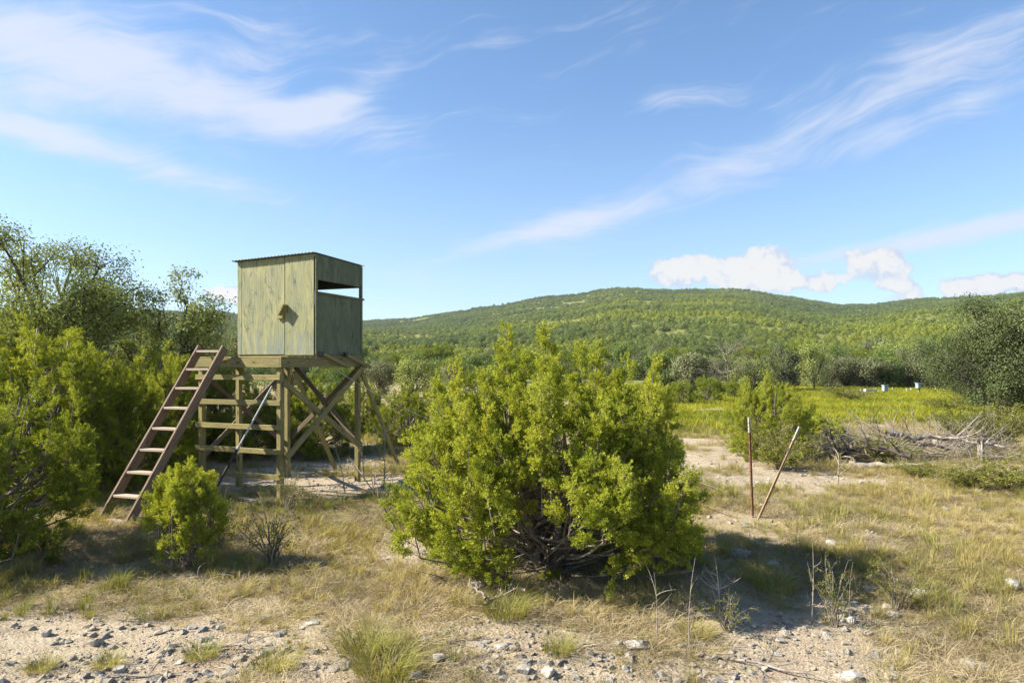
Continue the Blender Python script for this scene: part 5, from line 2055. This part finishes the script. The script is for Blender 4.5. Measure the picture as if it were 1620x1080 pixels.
# dead sapling leaning left of the big juniper
put_dead(dead_tree(770, 1.25, 0.40, 0.018, 12, 4, 5), 640, 872, 'dead grey sapling leaning left beside the big bushy juniper', 0.2, 1.0, 'deadwood', name='dead_sapling', cat='dead sapling', tilt=(0.0, -0.42))
put_dead(dead_tree(771, 1.0, 0.18, 0.014, 10, 4, 5), 545, 770, 'knobbly dead weed standing before the braces of the blind', 0.2, 1.0, 'deadwood', D=11.8, name='dead_sapling', cat='dead sapling', tilt=(0.0, -0.15))
put_dead(dead_tree(772, 1.1, 0.3, 0.014, 12, 5, 5), 606, 770, 'dead brush beside the right leg of the blind', 0.2, 1.0, 'deadwood', D=12.0, name='dead_sapling', cat='dead sapling')
# stick pile below the big juniper
SP = 'sticks of the pile below the big juniper'
labs = ['dark crooked stick at the left of the stick pile below the big juniper', 'bleached curved stick on top of the stick pile below the big juniper', 'grey forked stick pointing down in the stick pile below the big juniper',
        'thick grey stick in the middle of the stick pile below the big juniper', 'rough bark stick at the right of the stick pile below the big juniper', 'small stick under the others in the stick pile below the big juniper']
for k, (px, py, rz, s) in enumerate(((735, 943, 0.25, 0.55), (785, 938, -0.2, 0.6), (790, 962, 1.1, 0.6), (772, 950, 0.8, 0.5), (808, 948, 2.2, 0.5), (765, 965, 1.7, 0.4))):
    put_dead(dead_branch(780 + k, 0.95, 0.034, 4, 1, 0.10, 0.35), px, py, labs[k], rz, s, 'deadwood' if k != 1 else 'twig', lift=0.02 * k, name='stick', cat='stick', group=SP)
for k, (px, py, rz, s, lab) in enumerate(((690, 1028, 0.35, 0.7, 'thin dark stick lying on bare soil left of the white rocks'),
                                          (395, 1022, -0.05, 0.8, 'long grey stick lying below the flat grey slab'),
                                          (215, 1065, 0.15, 0.7, 'dead stick lying at the bottom left'),
                                          (222, 978, -0.1, 0.5, 'short thick stick at the edge of the left shade'),
                                          (360, 955, -0.6, 0.5, 'short stick in the shade of the small young juniper'),
                                          (1230, 1058, -0.5, 0.9, 'thin dark stick lying on the stony ground at the lower right'),
                                          (1465, 985, 0.1, 0.4, 'pale stick lying right of the shadow tip'),
                                          (520, 930, 0.2, 0.4, 'pale stick on the bare patch left of the big juniper'),
                                          (350, 905, 0.3, 0.9, 'long dead branch lying across the left shade'))):
    put_dead(dead_branch(800 + k, 1.0, 0.016, 3, 1, 0.05, 0.3), px, py, lab, rz, s, 'deadwood', name='stick', cat='stick', group='sticks lying on the bare ground')


def build_litter():
    g = np.random.default_rng(131)
    vs = []
    for k in range(5):
        T = Tubes(3)
        L = 0.22
        p = bez([-L / 2, 0, 0.004], [0, g.normal(0, 0.04), 0.02], [L / 2, g.normal(0, 0.03), 0.006], 4)
        T.add(p, [0.002, 0.003, 0.0022, 0.001])
        T.add([p[2], p[2] + np.array([0.05, 0.04, 0.02])], [0.002, 0.001])
        me = T.mesh('litter')
        me.materials.append(M['twig'] if k % 2 else M['deadwood'])
        vs.append(me)
    n = 2600
    d = 4.6 + 13 * g.random(n) ** 1.2
    a = (g.random(n) * 2 - 1) * 0.8
    x, y = d * np.sin(a), d * np.cos(a)
    pts = np.stack([x, y, gz(x, y) + 0.004], 1)
    rot = np.stack([g.normal(0, 0.15, n), g.normal(0, 0.15, n), g.random(n) * 6.28], 1)
    scatter('twig_litter', pts, rot, g.uniform(0.2, 0.9, n) * np.where(g.random(n) < 0.1, 1.7, 1.0), g.integers(0, 5, n), g.random(n), vs, 'fallen twigs and bark bits scattered over the ground', 'twig litter')


build_litter()
